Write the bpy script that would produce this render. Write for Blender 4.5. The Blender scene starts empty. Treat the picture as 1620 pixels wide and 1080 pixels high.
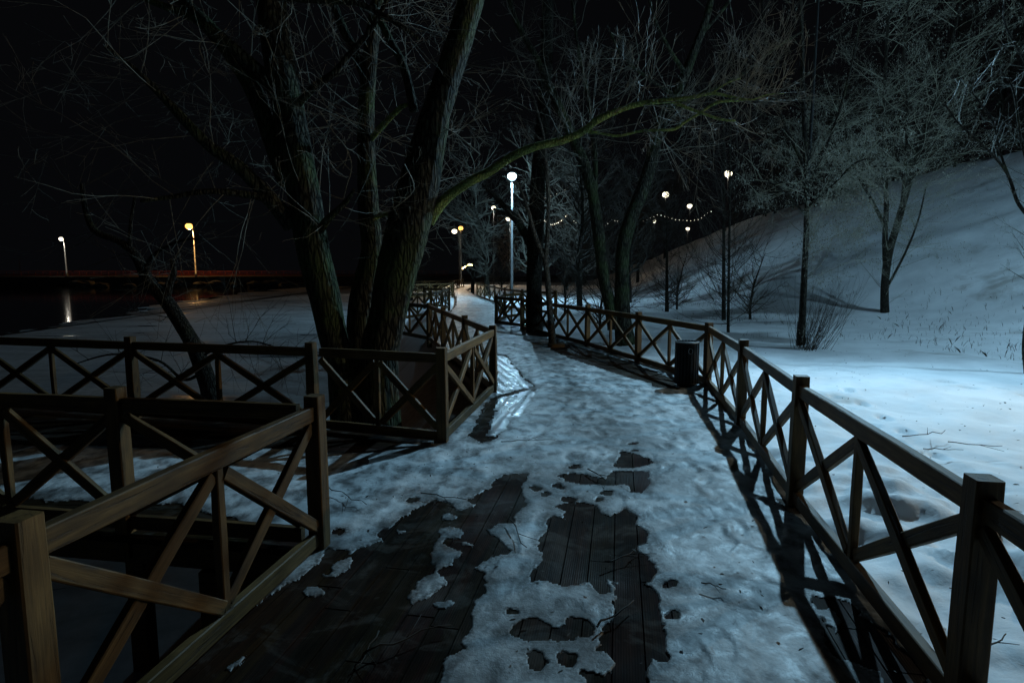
import bpy, math, random
import numpy as np
from mathutils import Vector, Matrix
C = bpy.context.scene.collection
SC = bpy.context.scene
R = math.radians
# ------------------------------------------------------------------ camera, world, exposure
CAM_H, F, PITCH = 1.70, 944.0, R(6.65)
cd = bpy.data.cameras.new('camera'); cam = bpy.data.objects.new('camera', cd); C.objects.link(cam)
cam.location = (0, 0, CAM_H); cam.rotation_euler = (R(90) - PITCH, 0, 0)
cd.sensor_width = 36; cd.lens = F / 1620 * 36; cd.clip_start = 0.05; cd.clip_end = 1500
SC.camera = cam
w = bpy.data.worlds.new('World'); SC.world = w; w.use_nodes = True
nt = w.node_tree; bg = nt.nodes['Background']
sky = nt.nodes.new('ShaderNodeTexSky'); sky.sky_type = 'NISHITA'; sky.sun_disc = False
sky.sun_elevation = R(-6); sky.sun_rotation = R(200)
mx = nt.nodes.new('ShaderNodeMixRGB'); mx.blend_type = 'ADD'; mx.inputs[0].default_value = 1
mx.inputs[2].default_value = (0.016, 0.018, 0.023, 1)      # city glow on the night sky
nt.links.new(sky.outputs[0], mx.inputs[1]); nt.links.new(mx.outputs[0], bg.inputs[0])
bg.inputs[1].default_value = 0.10
SC.view_settings.view_transform = 'Standard'; SC.view_settings.look = 'None'
SC.view_settings.exposure = 0.0; SC.view_settings.gamma = 1
SC.cycles.use_denoising = True
SC.cycles.max_bounces = 5; SC.cycles.diffuse_bounces = 1; SC.cycles.glossy_bounces = 2
SC.cycles.sample_clamp_indirect = 3; SC.cycles.sample_clamp_direct = 0
SC.cycles.caustics_reflective = False; SC.cycles.caustics_refractive = False

# lamp light (power W), used by the lamp builders further down
COLD = (0.40, 0.74, 1.0); NEUT = (1.0, 0.93, 0.78); WARM = (1.0, 0.52, 0.16)

# ------------------------------------------------------------------ geometry helpers
FWD = Vector((0, math.cos(PITCH), -math.sin(PITCH))); UP = Vector((0, math.sin(PITCH), math.cos(PITCH)))
def ray(px, py): return Vector(((px - 810) / F, 0, 0)) + FWD + UP * ((540 - py) / F)
def G(px, py, z=0.0):
    d = ray(px, py); t = (z - CAM_H) / d.z
    return Vector((d.x * t, d.y * t, z))
def P(px, py, Y):
    d = ray(px, py); t = Y / d.y
    return Vector((d.x * t, Y, CAM_H + d.z * t))
rnd = random.Random(7)

def _h(ix, iy, seed):
    n = (ix.astype(np.int64) * 374761393 + iy.astype(np.int64) * 668265263 + seed * 1442695) & 0x7fffffff
    n = ((n ^ (n >> 13)) * 1274126177) & 0x7fffffff
    n = (n ^ (n >> 16)) & 0xffff
    return n / 65535.0
def vnoise(x, y, s, seed=0):
    x = x / s; y = y / s
    ix = np.floor(x); iy = np.floor(y); fx = x - ix; fy = y - iy
    fx = fx * fx * fx * (fx * (fx * 6 - 15) + 10); fy = fy * fy * fy * (fy * (fy * 6 - 15) + 10)
    a = _h(ix, iy, seed); b = _h(ix + 1, iy, seed); c = _h(ix, iy + 1, seed); d = _h(ix + 1, iy + 1, seed)
    return (a + (b - a) * fx) * (1 - fy) + (c + (d - c) * fx) * fy - 0.5
def fbm(x, y, s, seed=0, oct=4):
    v = 0; a = 1.0
    for o in range(oct):
        c, t = math.cos(o * 1.1 + .4), math.sin(o * 1.1 + .4)
        v = v + a * vnoise(x * c - y * t, x * t + y * c, s / 2 ** o, seed + o * 17); a *= .5
    return v

def mesh_obj(name, verts, faces, mat=None, parent=None, smooth=False):
    me = bpy.data.meshes.new(name)
    if isinstance(verts, np.ndarray):
        nv = len(verts); nf = len(faces); k = faces.shape[1]
        me.vertices.add(nv); me.vertices.foreach_set('co', verts.astype(np.float32).ravel())
        me.loops.add(nf * k); me.loops.foreach_set('vertex_index', faces.astype(np.int32).ravel())
        me.polygons.add(nf); me.polygons.foreach_set('loop_start', np.arange(0, nf * k, k, dtype=np.int32))
        me.polygons.foreach_set('loop_total', np.full(nf, k, dtype=np.int32)); me.update(calc_edges=True)
    else:
        me.from_pydata(verts, [], faces); me.update()
    if smooth: me.polygons.foreach_set('use_smooth', np.ones(len(me.polygons), dtype=bool))
    o = bpy.data.objects.new(name, me); C.objects.link(o)
    if mat: me.materials.append(mat)
    if parent: o.parent = parent
    return o
def tag(o, label, cat, group=None):
    o['label'] = label; o['category'] = cat
    if group: o['group'] = group
    return o
def thing(name, label, cat, loc=(0, 0, 0), rz=0, group=None):
    o = bpy.data.objects.new(name, None); C.objects.link(o); o.location = loc; o.rotation_euler = (0, 0, rz)
    o.empty_display_size = .2
    return tag(o, label, cat, group)
def struct(o): o['kind'] = 'structure'; return o
def stuff(o): o['kind'] = 'stuff'; return o

class TB:
    """collects tubes"""
    def __init__(s): s.v = []; s.f = []
    def tube(s, pts, rad, sides=3, cap=True, wob=0, flare=0):
        n = len(pts); b = len(s.v); up = None
        for i in range(n):
            d = (pts[min(i + 1, n - 1)] - pts[max(i - 1, 0)])
            d = d.normalized() if d.length > 1e-9 else Vector((0, 0, 1))
            if up is None: up = Vector((0, 0, 1)).cross(d) if abs(d.z) < .9 else Vector((1, 0, 0)).cross(d)
            a = (up - d * up.dot(d)).normalized(); c = d.cross(a); up = a
            r = rad[i]
            for k in range(sides):
                t = 2 * math.pi * k / sides
                rr = r
                if wob: rr = r * (1 + wob * (math.sin(k * 2.4 + pts[i].z * 2.1) * .5 + math.sin(t * 3 + pts[i].z * 1.3) * .6 + rnd.uniform(-.5, .5)))
                p = pts[i] + a * (rr * math.cos(t)) + c * (rr * math.sin(t))
                s.v.append((p.x, p.y, p.z))
            if i:
                for k in range(sides):
                    k2 = (k + 1) % sides
                    s.f.append((b + (i - 1) * sides + k, b + (i - 1) * sides + k2, b + i * sides + k2, b + i * sides + k))
        if cap:
            s.f.append(tuple(b + (n - 1) * sides + k for k in range(sides)))
            s.f.append(tuple(b + sides - 1 - k for k in range(sides)))
    def box(s, c, sx, sy, sz, M=None):
        b = len(s.v)
        for x in (-1, 1):
            for y in (-1, 1):
                for z in (-1, 1):
                    p = Vector((x * sx / 2, y * sy / 2, z * sz / 2))
                    if M: p = M @ p
                    p += Vector(c); s.v.append(tuple(p))
        for q in ((0, 1, 3, 2), (4, 6, 7, 5), (0, 4, 5, 1), (2, 3, 7, 6), (0, 2, 6, 4), (1, 5, 7, 3)):
            s.f.append(tuple(b + i for i in q))
    def lathe(s, prof, n=16, c=(0, 0, 0)):
        b = len(s.v)
        for (r, z) in prof:
            for k in range(n):
                t = 2 * math.pi * k / n; s.v.append((c[0] + r * math.cos(t), c[1] + r * math.sin(t), c[2] + z))
        for i in range(1, len(prof)):
            for k in range(n):
                k2 = (k + 1) % n
                s.f.append((b + (i - 1) * n + k, b + (i - 1) * n + k2, b + i * n + k2, b + i * n + k))
        s.f.append(tuple(b + (len(prof) - 1) * n + k for k in range(n))); s.f.append(tuple(b + n - 1 - k for k in range(n)))
    def build(s, name, mat, parent=None, smooth=True): return mesh_obj(name, s.v, s.f, mat, parent, smooth)

# ------------------------------------------------------------------ materials
def newmat(name):
    m = bpy.data.materials.new(name); m.use_nodes = True
    return m, m.node_tree, m.node_tree.nodes['Principled BSDF']
def N(t, typ, **kw):
    n = t.nodes.new(typ)
    for k, v in kw.items():
        if k.startswith('i_'): n.inputs[k[2:].replace('_', ' ')].default_value = v
        else: setattr(n, k, v)
    return n
def ramp(t, fac, stops):
    r = t.nodes.new('ShaderNodeValToRGB'); e = r.color_ramp.elements
    while len(e) < len(stops): e.new(.5)
    for i, (p, c) in enumerate(stops):
        e[i].position = p; e[i].color = (*c, 1) if len(c) == 3 else c
    t.links.new(fac, r.inputs[0]); return r
def noise(t, vec, scale, detail=4, rough=.55, dist=0):
    n = t.nodes.new('ShaderNodeTexNoise'); n.inputs['Scale'].default_value = scale; n.inputs['Detail'].default_value = detail
    n.inputs['Roughness'].default_value = rough; n.inputs['Distortion'].default_value = dist
    if vec: t.links.new(vec, n.inputs['Vector'])
    return n
def mapping(t, src, scale=(1, 1, 1), rot=(0, 0, 0)):
    m = t.nodes.new('ShaderNodeMapping'); m.inputs['Scale'].default_value = scale; m.inputs['Rotation'].default_value = rot
    t.links.new(src, m.inputs['Vector']); return m
def bump(t, h, dist, strength=1, normal=None):
    b = t.nodes.new('ShaderNodeBump'); b.inputs['Distance'].default_value = dist; b.inputs['Strength'].default_value = strength
    t.links.new(h, b.inputs['Height'])
    if normal: t.links.new(normal, b.inputs['Normal'])
    return b
def mixc(t, fac, a, b, mode='MIX'):
    m = t.nodes.new('ShaderNodeMixRGB'); m.blend_type = mode
    for s, v in ((0, fac), (1, a), (2, b)):
        if isinstance(v, (int, float)): m.inputs[s].default_value = v
        elif isinstance(v, tuple): m.inputs[s].default_value = (*v, 1)
        else: t.links.new(v, m.inputs[s])
    return m
def geo_pos(t): return t.nodes.new('ShaderNodeNewGeometry').outputs['Position']

def wood_mat(name, c1, c2, c3, rough=.6):
    m, t, b = newmat(name)
    tc = N(t, 'ShaderNodeTexCoord'); oi = N(t, 'ShaderNodeObjectInfo')
    add = t.nodes.new('ShaderNodeVectorMath'); add.operation = 'ADD'
    sc = t.nodes.new('ShaderNodeVectorMath'); sc.operation = 'SCALE'
    cb = t.nodes.new('ShaderNodeCombineXYZ')
    for i in range(3): t.links.new(oi.outputs['Random'], cb.inputs[i])
    t.links.new(cb.outputs[0], sc.inputs[0]); sc.inputs['Scale'].default_value = 37
    t.links.new(tc.outputs['Object'], add.inputs[0]); t.links.new(sc.outputs[0], add.inputs[1])
    mp = mapping(t, add.outputs[0], (1.2, 22, 22))
    n1 = noise(t, mp.outputs[0], 2.2, 6, .65, .6)
    mp2 = mapping(t, add.outputs[0], (2, 5, 5))
    n2 = noise(t, mp2.outputs[0], 1.6, 4)
    r1 = ramp(t, n1.outputs['Fac'], [(.3, c1), (.55, c2), (.75, c3)])
    r2 = ramp(t, n2.outputs['Fac'], [(.3, (.45, .45, .45)), (.65, (1.1, 1.1, 1.1))])
    mm = mixc(t, 1.0, r1.outputs[0], r2.outputs[0], 'MULTIPLY')
    # knots
    vo = N(t, 'ShaderNodeTexVoronoi'); vo.inputs['Scale'].default_value = 1.6
    mp3 = mapping(t, add.outputs[0], (1, 4, 4)); t.links.new(mp3.outputs[0], vo.inputs['Vector'])
    rk = ramp(t, vo.outputs['Distance'], [(.04, (.25, .2, .18)), (.12, (1, 1, 1))])
    mk = mixc(t, 1.0, mm.outputs[0], rk.outputs[0], 'MULTIPLY')
    hue = N(t, 'ShaderNodeHueSaturation'); t.links.new(mk.outputs[0], hue.inputs['Color'])
    mr = N(t, 'ShaderNodeMapRange'); t.links.new(oi.outputs['Random'], mr.inputs[0]); mr.inputs[3].default_value = .7; mr.inputs[4].default_value = 1.2
    t.links.new(mr.outputs[0], hue.inputs['Value'])
    t.links.new(hue.outputs[0], b.inputs['Base Color'])
    b.inputs['Roughness'].default_value = rough; b.inputs['Specular IOR Level'].default_value = .3
    cr = ramp(t, n1.outputs['Fac'], [(.33, (0, 0, 0)), (.4, (1, 1, 1))])
    bp = bump(t, cr.outputs[0], .002, .8); bp2 = bump(t, n1.outputs['Fac'], .003, .7, bp.outputs[0])
    t.links.new(bp2.outputs[0], b.inputs['Normal'])
    return m
M = {}
M['wood'] = wood_mat('fence_wood', (.056, .029, .0085), (.145, .080, .025), (.215, .124, .040), .62)

def plank_mat(rot, name):
    m, t, b = newmat(name)
    pos = geo_pos(t); mp = mapping(t, pos, (1, 1, 1), (0, 0, rot))     # rot turns the boards' length onto local y
    mg = mapping(t, mp.outputs[0], (26, 1.1, 1)); n1 = noise(t, mg.outputs[0], 1.6, 6, .65, .4)
    n2 = noise(t, pos, .9, 4); n3 = noise(t, pos, 6, 4)
    oi = N(t, 'ShaderNodeTexVoronoi'); oi.inputs['Scale'].default_value = 1
    mv = mapping(t, mp.outputs[0], (6.6, .22, 0)); t.links.new(mv.outputs[0], oi.inputs['Vector'])
    r1 = ramp(t, n1.outputs['Fac'], [(.3, (.007, .0034, .0017)), (.55, (.023, .0115, .0052)), (.8, (.044, .023, .011))])
    r2 = ramp(t, n2.outputs['Fac'], [(.35, (.6, .6, .6)), (.65, (1.25, 1.2, 1.1))])
    mm = mixc(t, 1, r1.outputs[0], r2.outputs[0], 'MULTIPLY')
    mv2 = mixc(t, .35, mm.outputs[0], oi.outputs['Color'], 'MULTIPLY')
    ns = noise(t, pos, 3.2, 7, .68, .8); fs = ramp(t, ns.outputs['Fac'], [(.50, (0, 0, 0)), (.62, (.28,) * 3), (.70, (.12,) * 3)])
    mv2 = mixc(t, fs.outputs[0], mv2.outputs[0], (.13, .12, .105))
    t.links.new(mv2.outputs[0], b.inputs['Base Color'])
    rr = ramp(t, n2.outputs['Fac'], [(.42, (.9,) * 3), (.66, (.5,) * 3)]); t.links.new(rr.outputs[0], b.inputs['Roughness'])
    wv = N(t, 'ShaderNodeTexWave'); wv.wave_type = 'BANDS'; wv.bands_direction = 'X'; wv.inputs['Scale'].default_value = 26
    t.links.new(mp.outputs[0], wv.inputs['Vector'])
    b1 = bump(t, wv.outputs['Fac'], .0012, .5); b2 = bump(t, n1.outputs['Fac'], .003, .7, b1.outputs[0]); b3 = bump(t, n3.outputs['Fac'], .01, .25, b2.outputs[0])
    t.links.new(b3.outputs[0], b.inputs['Normal']); b.inputs['Specular IOR Level'].default_value = .06
    return m

def snow_mat(name, deck):
    m, t, b = newmat(name)
    pos = geo_pos(t)
    n1 = noise(t, pos, 1.3, 5, .6); n2 = noise(t, pos, 7, 6, .65, .4); n3 = noise(t, pos, 45, 4, .7); nf = noise(t, pos, 220, 2, .6)
    if deck:
        nq = noise(t, mapping(t, pos, (3.4, 2.2, 1)).outputs[0], 1.7, 5, .62, .3)
        base = ramp(t, nq.outputs['Fac'], [(.34, (.10, .105, .105)), (.44, (.28, .30, .31)), (.54, (.54, .58, .60)), (.70, (.70, .74, .76))])
        big = ramp(t, n1.outputs['Fac'], [(.3, (.62, .62, .62)), (.68, (1.15, 1.15, 1.15))])
        col = mixc(t, 1, base.outputs[0], big.outputs[0], 'MULTIPLY')
        ad_ = N(t, 'ShaderNodeAttribute'); ad_.attribute_name = 'dirt'
        dn = ramp(t, n2.outputs['Fac'], [(.3, (1.0,) * 3), (.6, (.5,) * 3)])
        dm = N(t, 'ShaderNodeMath'); dm.operation = 'MULTIPLY'; t.links.new(ad_.outputs['Fac'], dm.inputs[0]); t.links.new(dn.outputs[0], dm.inputs[1])
        col = mixc(t, dm.outputs[0], col.outputs[0], (.085, .085, .08))
        at = N(t, 'ShaderNodeAttribute'); at.attribute_name = 'thick'
        th = ramp(t, at.outputs['Fac'], [(.10, (1, 1, 1)), (.62, (0, 0, 0))])
        nm = N(t, 'ShaderNodeMath'); nm.operation = 'MULTIPLY'
        t.links.new(th.outputs[0], nm.inputs[0]); rn = ramp(t, n3.outputs['Fac'], [(.35, (.35,) * 3), (.6, (1,) * 3)]); t.links.new(rn.outputs[0], nm.inputs[1])
        col = mixc(t, nm.outputs[0], col.outputs[0], (.07, .065, .06))
        rr = ramp(t, n2.outputs['Fac'], [(.35, (.38,) * 3), (.6, (.75,) * 3)]); t.links.new(rr.outputs[0], b.inputs['Roughness'])
        b1 = bump(t, n2.outputs['Fac'], .011, .7); b2 = bump(t, n3.outputs['Fac'], .004, .8, b1.outputs[0]); b3 = bump(t, nf.outputs['Fac'], .0012, .6, b2.outputs[0])
    else:
        base = ramp(t, n1.outputs['Fac'], [(.3, (.64, .66, .68)), (.6, (.78, .80, .82))])
        sp = ramp(t, n3.outputs['Fac'], [(.62, (1, 1, 1)), (.75, (.75, .74, .72))])
        col = mixc(t, 1, base.outputs[0], sp.outputs[0], 'MULTIPLY')
        n4 = noise(t, pos, .35, 6, .6, .5)
        dz = ramp(t, n4.outputs['Fac'], [(.60, (1, 1, 1)), (.72, (.45, .42, .38))])
        col = mixc(t, 1, col.outputs[0], dz.outputs[0], 'MULTIPLY')
        at = N(t, 'ShaderNodeAttribute'); at.attribute_name = 'soil_unlit'
        sn = ramp(t, n2.outputs['Fac'], [(.35, (.04, .033, .026)), (.65, (.12, .11, .10))])
        col = mixc(t, at.outputs['Fac'], col.outputs[0], sn.outputs[0])
        b.inputs['Roughness'].default_value = .7
        b1 = bump(t, n1.outputs['Fac'], .04, .35); b2 = bump(t, n2.outputs['Fac'], .012, .6, b1.outputs[0]); b3 = bump(t, n3.outputs['Fac'], .003, .5, b2.outputs[0])
    t.links.new(col.outputs[0], b.inputs['Base Color']); t.links.new(b3.outputs[0], b.inputs['Normal'])
    b.inputs['Specular IOR Level'].default_value = .4
    return m
# snow surfaces
M['snow_deck'] = snow_mat('slushy_snow', True); M['snow'] = snow_mat('lawn_snow', False)

def bark_mat(name, dark, light, moss, mossamt, s=1.0):
    m, t, b = newmat(name)
    tc = N(t, 'ShaderNodeTexCoord'); o = tc.outputs['Object']
    mp = mapping(t, o, (24 * s, 24 * s, 5 * s)); nd = noise(t, mp.outputs[0], .8, 4, .6)
    ad = mixc(t, .45, mp.outputs[0], nd.outputs['Color'])
    vo = N(t, 'ShaderNodeTexVoronoi'); vo.feature = 'DISTANCE_TO_EDGE'; vo.inputs['Scale'].default_value = 1.6
    t.links.new(ad.outputs[0], vo.inputs['Vector'])
    fine = noise(t, mapping(t, o, (30, 30, 8)).outputs[0], 1.5, 6, .7)
    edge = ramp(t, vo.outputs['Distance'], [(0, (0, 0, 0)), (.25, (1, 1, 1))])
    c1 = ramp(t, fine.outputs['Fac'], [(.3, dark), (.7, light)])
    c2 = mixc(t, edge.outputs[0], tuple(x * .35 for x in dark), c1.outputs[0])
    mn = noise(t, o, 1.7, 5, .6); mn2 = noise(t, o, 25, 4, .7)
    mf = ramp(t, mn.outputs['Fac'], [(.62 - mossamt * .45, (0, 0, 0)), (.80 - mossamt * .45, (1, 1, 1))])
    mf2 = ramp(t, mn2.outputs['Fac'], [(.35, (.3,) * 3), (.6, (1,) * 3)])
    mfm = mixc(t, 1, mf.outputs[0], mf2.outputs[0], 'MULTIPLY')
    c3 = mixc(t, mfm.outputs[0], c2.outputs[0], moss)
    t.links.new(c3.outputs[0], b.inputs['Base Color']); b.inputs['Roughness'].default_value = .9; b.inputs['Specular IOR Level'].default_value = .15
    b1 = bump(t, edge.outputs[0], .03, 1); b2 = bump(t, fine.outputs['Fac'], .012, .8, b1.outputs[0]); t.links.new(b2.outputs[0], b.inputs['Normal'])
    return m
M['bark'] = bark_mat('willow_bark', (.026, .024, .017), (.125, .115, .082), (.070, .095, .034), .34)
M['bark_moss'] = bark_mat('mossy_bark', (.07, .07, .04), (.17, .17, .09), (.34, .42, .12), .88, 1.6)
M['bark_pale'] = bark_mat('pale_bark', (.10, .09, .075), (.26, .24, .20), (.10, .13, .05), .1, 2.5)
M['bark_dark'] = bark_mat('dark_bark', (.022, .018, .013), (.08, .068, .05), (.05, .06, .02), .1, 1.5)
def plain(name, col, rough=.8, metal=0, spec=.3, var=.3, sc=8):
    m, t, b = newmat(name); pos = geo_pos(t); n = noise(t, pos, sc, 4)
    r = ramp(t, n.outputs['Fac'], [(.3, tuple(c * (1 - var) for c in col)), (.7, tuple(c * (1 + var) for c in col))])
    t.links.new(r.outputs[0], b.inputs['Base Color']); b.inputs['Roughness'].default_value = rough
    b.inputs['Metallic'].default_value = metal; b.inputs['Specular IOR Level'].default_value = spec
    bp = bump(t, n.outputs['Fac'], .002, .3); t.links.new(bp.outputs[0], b.inputs['Normal'])
    return m
M['twig'] = plain('twig_bark', (.19, .175, .135), .7, sc=3)
M['twig_dark'] = plain('dark_twig_bark', (.045, .036, .026), .8, sc=3)
M['twig_olive'] = plain('olive_twig_bark', (.25, .235, .17), .7, sc=3)
M['twig_pale'] = plain('pale_twig_bark', (.075, .07, .055), .6, sc=3)
M['leaf'] = plain('dry_leaf', (.24, .23, .19), .9, spec=.05, sc=5)
M['debris'] = plain('leaf_litter', (.035, .026, .018), .8)
M['pole'] = plain('painted_pole', (.035, .038, .042), .45, .3, .5, .15)
M['galv'] = plain('galvanised_steel', (.20, .20, .20), .5, .3, .5, .15)
M['bin'] = plain('black_bin_metal', (.005, .005, .006), .45, .0, .15, .3)
M['rail_redlit'] = plain('red_lit_rail', (.36, .065, .035), .5, .2, .4, .3, 1)  # reddish light falling on the railing, put into its base colour
M['concrete'] = plain('concrete', (.045, .035, .032), .9)
M['rock'] = plain('boulder', (.05, .045, .04), .85, var=.5, sc=2)
M['wire'] = plain('black_wire', (.02, .02, .02), .7)
def emit(name, col, s):
    m, t, b = newmat(name); b.inputs['Base Color'].default_value = (.8, .8, .8, 1)
    b.inputs['Emission Color'].default_value = (*col, 1); b.inputs['Emission Strength'].default_value = s; return m
M['e_cold'] = emit('cold_lamp_glass', (.55, .84, 1), 6); M['e_neut'] = emit('neutral_lamp_glass', (1, .90, .66), 3.2); M['e_warm'] = emit('warm_lamp_glass', (1, .46, .10), 3.4)
M['e_bulb'] = emit('string_bulb', (1, .85, .62), 2); M['e_bulb_y'] = emit('yellow_bulb', (1, .8, .3), 14)
def water_mat():
    m, t, b = newmat('lake_water'); pos = geo_pos(t)
    n = noise(t, mapping(t, pos, (1.2, .25, 1)).outputs[0], 1.0, 3); bp = bump(t, n.outputs['Fac'], .02, .25)
    b.inputs['Base Color'].default_value = (.004, .006, .008, 1); b.inputs['Roughness'].default_value = .06; b.inputs['IOR'].default_value = 1.33
    t.links.new(bp.outputs[0], b.inputs['Normal']); return m
def ice_mat():
    m, t, b = newmat('lake_ice'); pos = geo_pos(t)
    n = noise(t, mapping(t, pos, (.10, .30, 1)).outputs[0], 1.6, 6, .6, 1.2); n2 = noise(t, pos, 5, 5)
    c = ramp(t, n.outputs['Fac'], [(.32, (.16, .17, .17)), (.42, (.42, .44, .45)), (.6, (.58, .60, .62))])
    c2 = ramp(t, n2.outputs['Fac'], [(.3, (.75,) * 3), (.7, (1.1,) * 3)])
    cc = mixc(t, 1, c.outputs[0], c2.outputs[0], 'MULTIPLY'); t.links.new(cc.outputs[0], b.inputs['Base Color'])
    r = ramp(t, n.outputs['Fac'], [(.34, (.12,) * 3), (.42, (.7,) * 3)]); t.links.new(r.outputs[0], b.inputs['Roughness'])
    bp = bump(t, n2.outputs['Fac'], .015, .3); t.links.new(bp.outputs[0], b.inputs['Normal']); return m
M['water'] = water_mat(); M['ice'] = ice_mat()

# ------------------------------------------------------------------ terrain
LAKE_Z = -1.0
def sstep(a, b, x): t = np.clip((x - a) / (b - a), 0, 1); return t * t * (3 - 2 * t)
def terrain(x, y):
    x = np.asarray(x, float); y = np.asarray(y, float)
    toe = np.interp(y, [0, 16, 20, 24, 28, 35, 50, 60, 120, 200], [13.5, 13.5, 12.8, 10.6, 8.3, 7.6, 9, 10.5, 14, 14])
    hc = np.interp(y, [0, 20, 70, 120, 200], [8.6, 8.4, 8.0, 3.5, 3])
    t = np.clip((x - toe) / (28.5 - toe), 0, 1); h = hc * (t * t * (3 - 2 * t) * .45 + t * .55 * sstep(0, .25, t))
    h = h + sstep(-4, 2, x - toe) * .25
    shore = np.interp(y, [-20, 4, 8, 20, 40, 60, 90, 112], [-.9, -.9, -2.3, -4.8, -7.5, -9.5, -11, -11])
    sh = sstep(2.2, -1.0, x - shore)
    lake = sh * (1 - sstep(113, 119, y))
    far = sstep(113, 121, y) * sh
    z = -.14 + h
    z = z * (1 - lake) + (-2.2) * lake
    z = z + far * .95
    return z
# view-shaped grids, so detail is where a visitor on the boardwalk stands
def persp_grid(y0, y1, nr, u0, u1, nc, off):
    ys = np.exp(np.linspace(math.log(y0 + off), math.log(y1 + off), nr)) - off
    us = np.linspace(u0, u1, nc)
    X = us[None, :] * (ys[:, None] + off); Y = np.repeat(ys[:, None], nc, 1); return X, Y
def grid_faces(nr, nc):
    i = np.arange(nr - 1)[:, None] * nc + np.arange(nc - 1)[None, :]
    return np.stack([i, i + 1, i + nc + 1, i + nc], -1).reshape(-1, 4)
def steps(lo, hi, a, b, st, g, mxs):
    up = [a]
    while up[-1] < b: up.append(up[-1] + st)
    s_ = st
    while up[-1] < hi: s_ = min(mxs, s_ * g); up.append(up[-1] + s_)
    dn = []; s_ = st; q = a
    while q > lo: s_ = min(mxs, s_ * g); q -= s_; dn.append(q)
    return np.array(dn[::-1] + up)
X, Y = np.meshgrid(steps(-330, 330, 1.3, 8.2, .04, 1.025, 6), steps(-14, 240, 1.2, 11, .05, 1.02, 3))
Z = terrain(X, Y)
near = np.exp(-((X - 3.5) / 2.2) ** 2) * (Y < 14)
lawn = sstep(0, 2, X)
Z = Z + fbm(X, Y, 3.0, 3, 4) * .10 * lawn + fbm(X, Y, .55, 9, 4) * (.03 + .05 * near) * lawn + np.maximum(fbm(X, Y, .32, 19, 3), -.15) * .19 * np.exp(-((X - 2.9 - (5 - Y) * .1) / .9) ** 2) * (1 - sstep(4.5, 7, Y)) * lawn
Z = Z + (fbm(X * .35, Y * .9 + X * .5, 1.6, 21, 4) * .26 + fbm(X * .3, Y * 1.3 + X * .4, .7, 23, 3) * .10) * sstep(13, 18, X)
rf = np.random.RandomState(8)
for (fx0, fy0, fx1, fy1, nst) in ((3.2, 2.4, 5.2, 9.5, 17), (9.5, 6.5, 4.6, 12.8, 20), (4.2, 3.0, 8.5, 5.2, 11)):
    for k in range(nst):
        u_ = k / nst; ax_, ay_ = fx1 - fx0, fy1 - fy0; l_ = math.hypot(ax_, ay_); sx_ = .13 * (1 if k % 2 else -1)
        px_ = fx0 + ax_ * u_ - ay_ / l_ * sx_ + rf.uniform(-.06, .06); py_ = fy0 + ay_ * u_ + ax_ / l_ * sx_ + rf.uniform(-.06, .06)
        mm_ = (abs(X - px_) < .4) & (abs(Y - py_) < .4)
        dx_, dy_ = X[mm_] - px_, Y[mm_] - py_; al = (dx_ * ax_ + dy_ * ay_) / l_; ac = (dy_ * ax_ - dx_ * ay_) / l_
        rr2 = (al / .15) ** 2 + (ac / .07) ** 2; Z[mm_] += -.05 * np.exp(-rr2 ** 1.5) + .012 * np.exp(-(np.sqrt(rr2) - 1.5) ** 2 * 4)
soil_unlit = sstep(.10, .28, fbm(X * .6, Y * 1.2, 5, 44, 5)) * sstep(3, 7, X) * sstep(13.3, 15.5, Y - (X - 5) * .12) * .75 * (1 - sstep(11, 14, X))
soil_unlit = np.maximum(soil_unlit, sstep(8.0, 8.6, Z) * 1.0 * (X > 10))
soil_unlit = np.maximum(soil_unlit, sstep(1.5, 0, X) * (Y < 12)); soil_unlit = np.maximum(soil_unlit, sstep(108, 112, Y))  # bare earth near the deck; far bank snow coloured dark to look unlit
o = struct(mesh_obj('ground', np.stack([X, Y, Z], -1).reshape(-1, 3), grid_faces(*X.shape), M['snow'], None, True))
a = o.data.attributes.new('soil_unlit', 'FLOAT', 'POINT'); a.data.foreach_set('value', soil_unlit.astype(np.float32).ravel())
def tz(x, y): return float(terrain(x, y))
# lake water + ice
o = struct(mesh_obj('lake', [(-330, -30, LAKE_Z - .03), (4, -30, LAKE_Z - .03), (4, 125, LAKE_Z - .03), (-330, 125, LAKE_Z - .03)], [(0, 1, 2, 3)], M['water']))
edge = [(-500, 600), (-200, 556), (0, 530), (60, 520), (130, 508), (210, 497), (240, 487), (290, 478), (340, 470), (400, 463), (470, 455), (560, 452), (640, 450)]
ep = [G(px, py, LAKE_Z) for px, py in edge]
nn = []
for i in range(len(ep) - 1):
    for k in range(10):
        q = ep[i].lerp(ep[i + 1], k / 10); s = q.y * .018
        nn.append((q.x + rnd.uniform(-s, s), q.y + rnd.uniform(-s, s) * 2.0, LAKE_Z))
nn = [(-14, -20, LAKE_Z), (-14, 3, LAKE_Z)] + nn + [(3, 60, LAKE_Z), (3, -20, LAKE_Z)]
nb = [(x, y, z - .026) for x, y, z in nn]; L_ = len(nn)
o = struct(mesh_obj('lake_ice', nn + nb, [tuple(range(L_))[::-1]] + [(i, (i + 1) % L_, L_ + (i + 1) % L_, L_ + i) for i in range(L_)], M['ice']))

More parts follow.
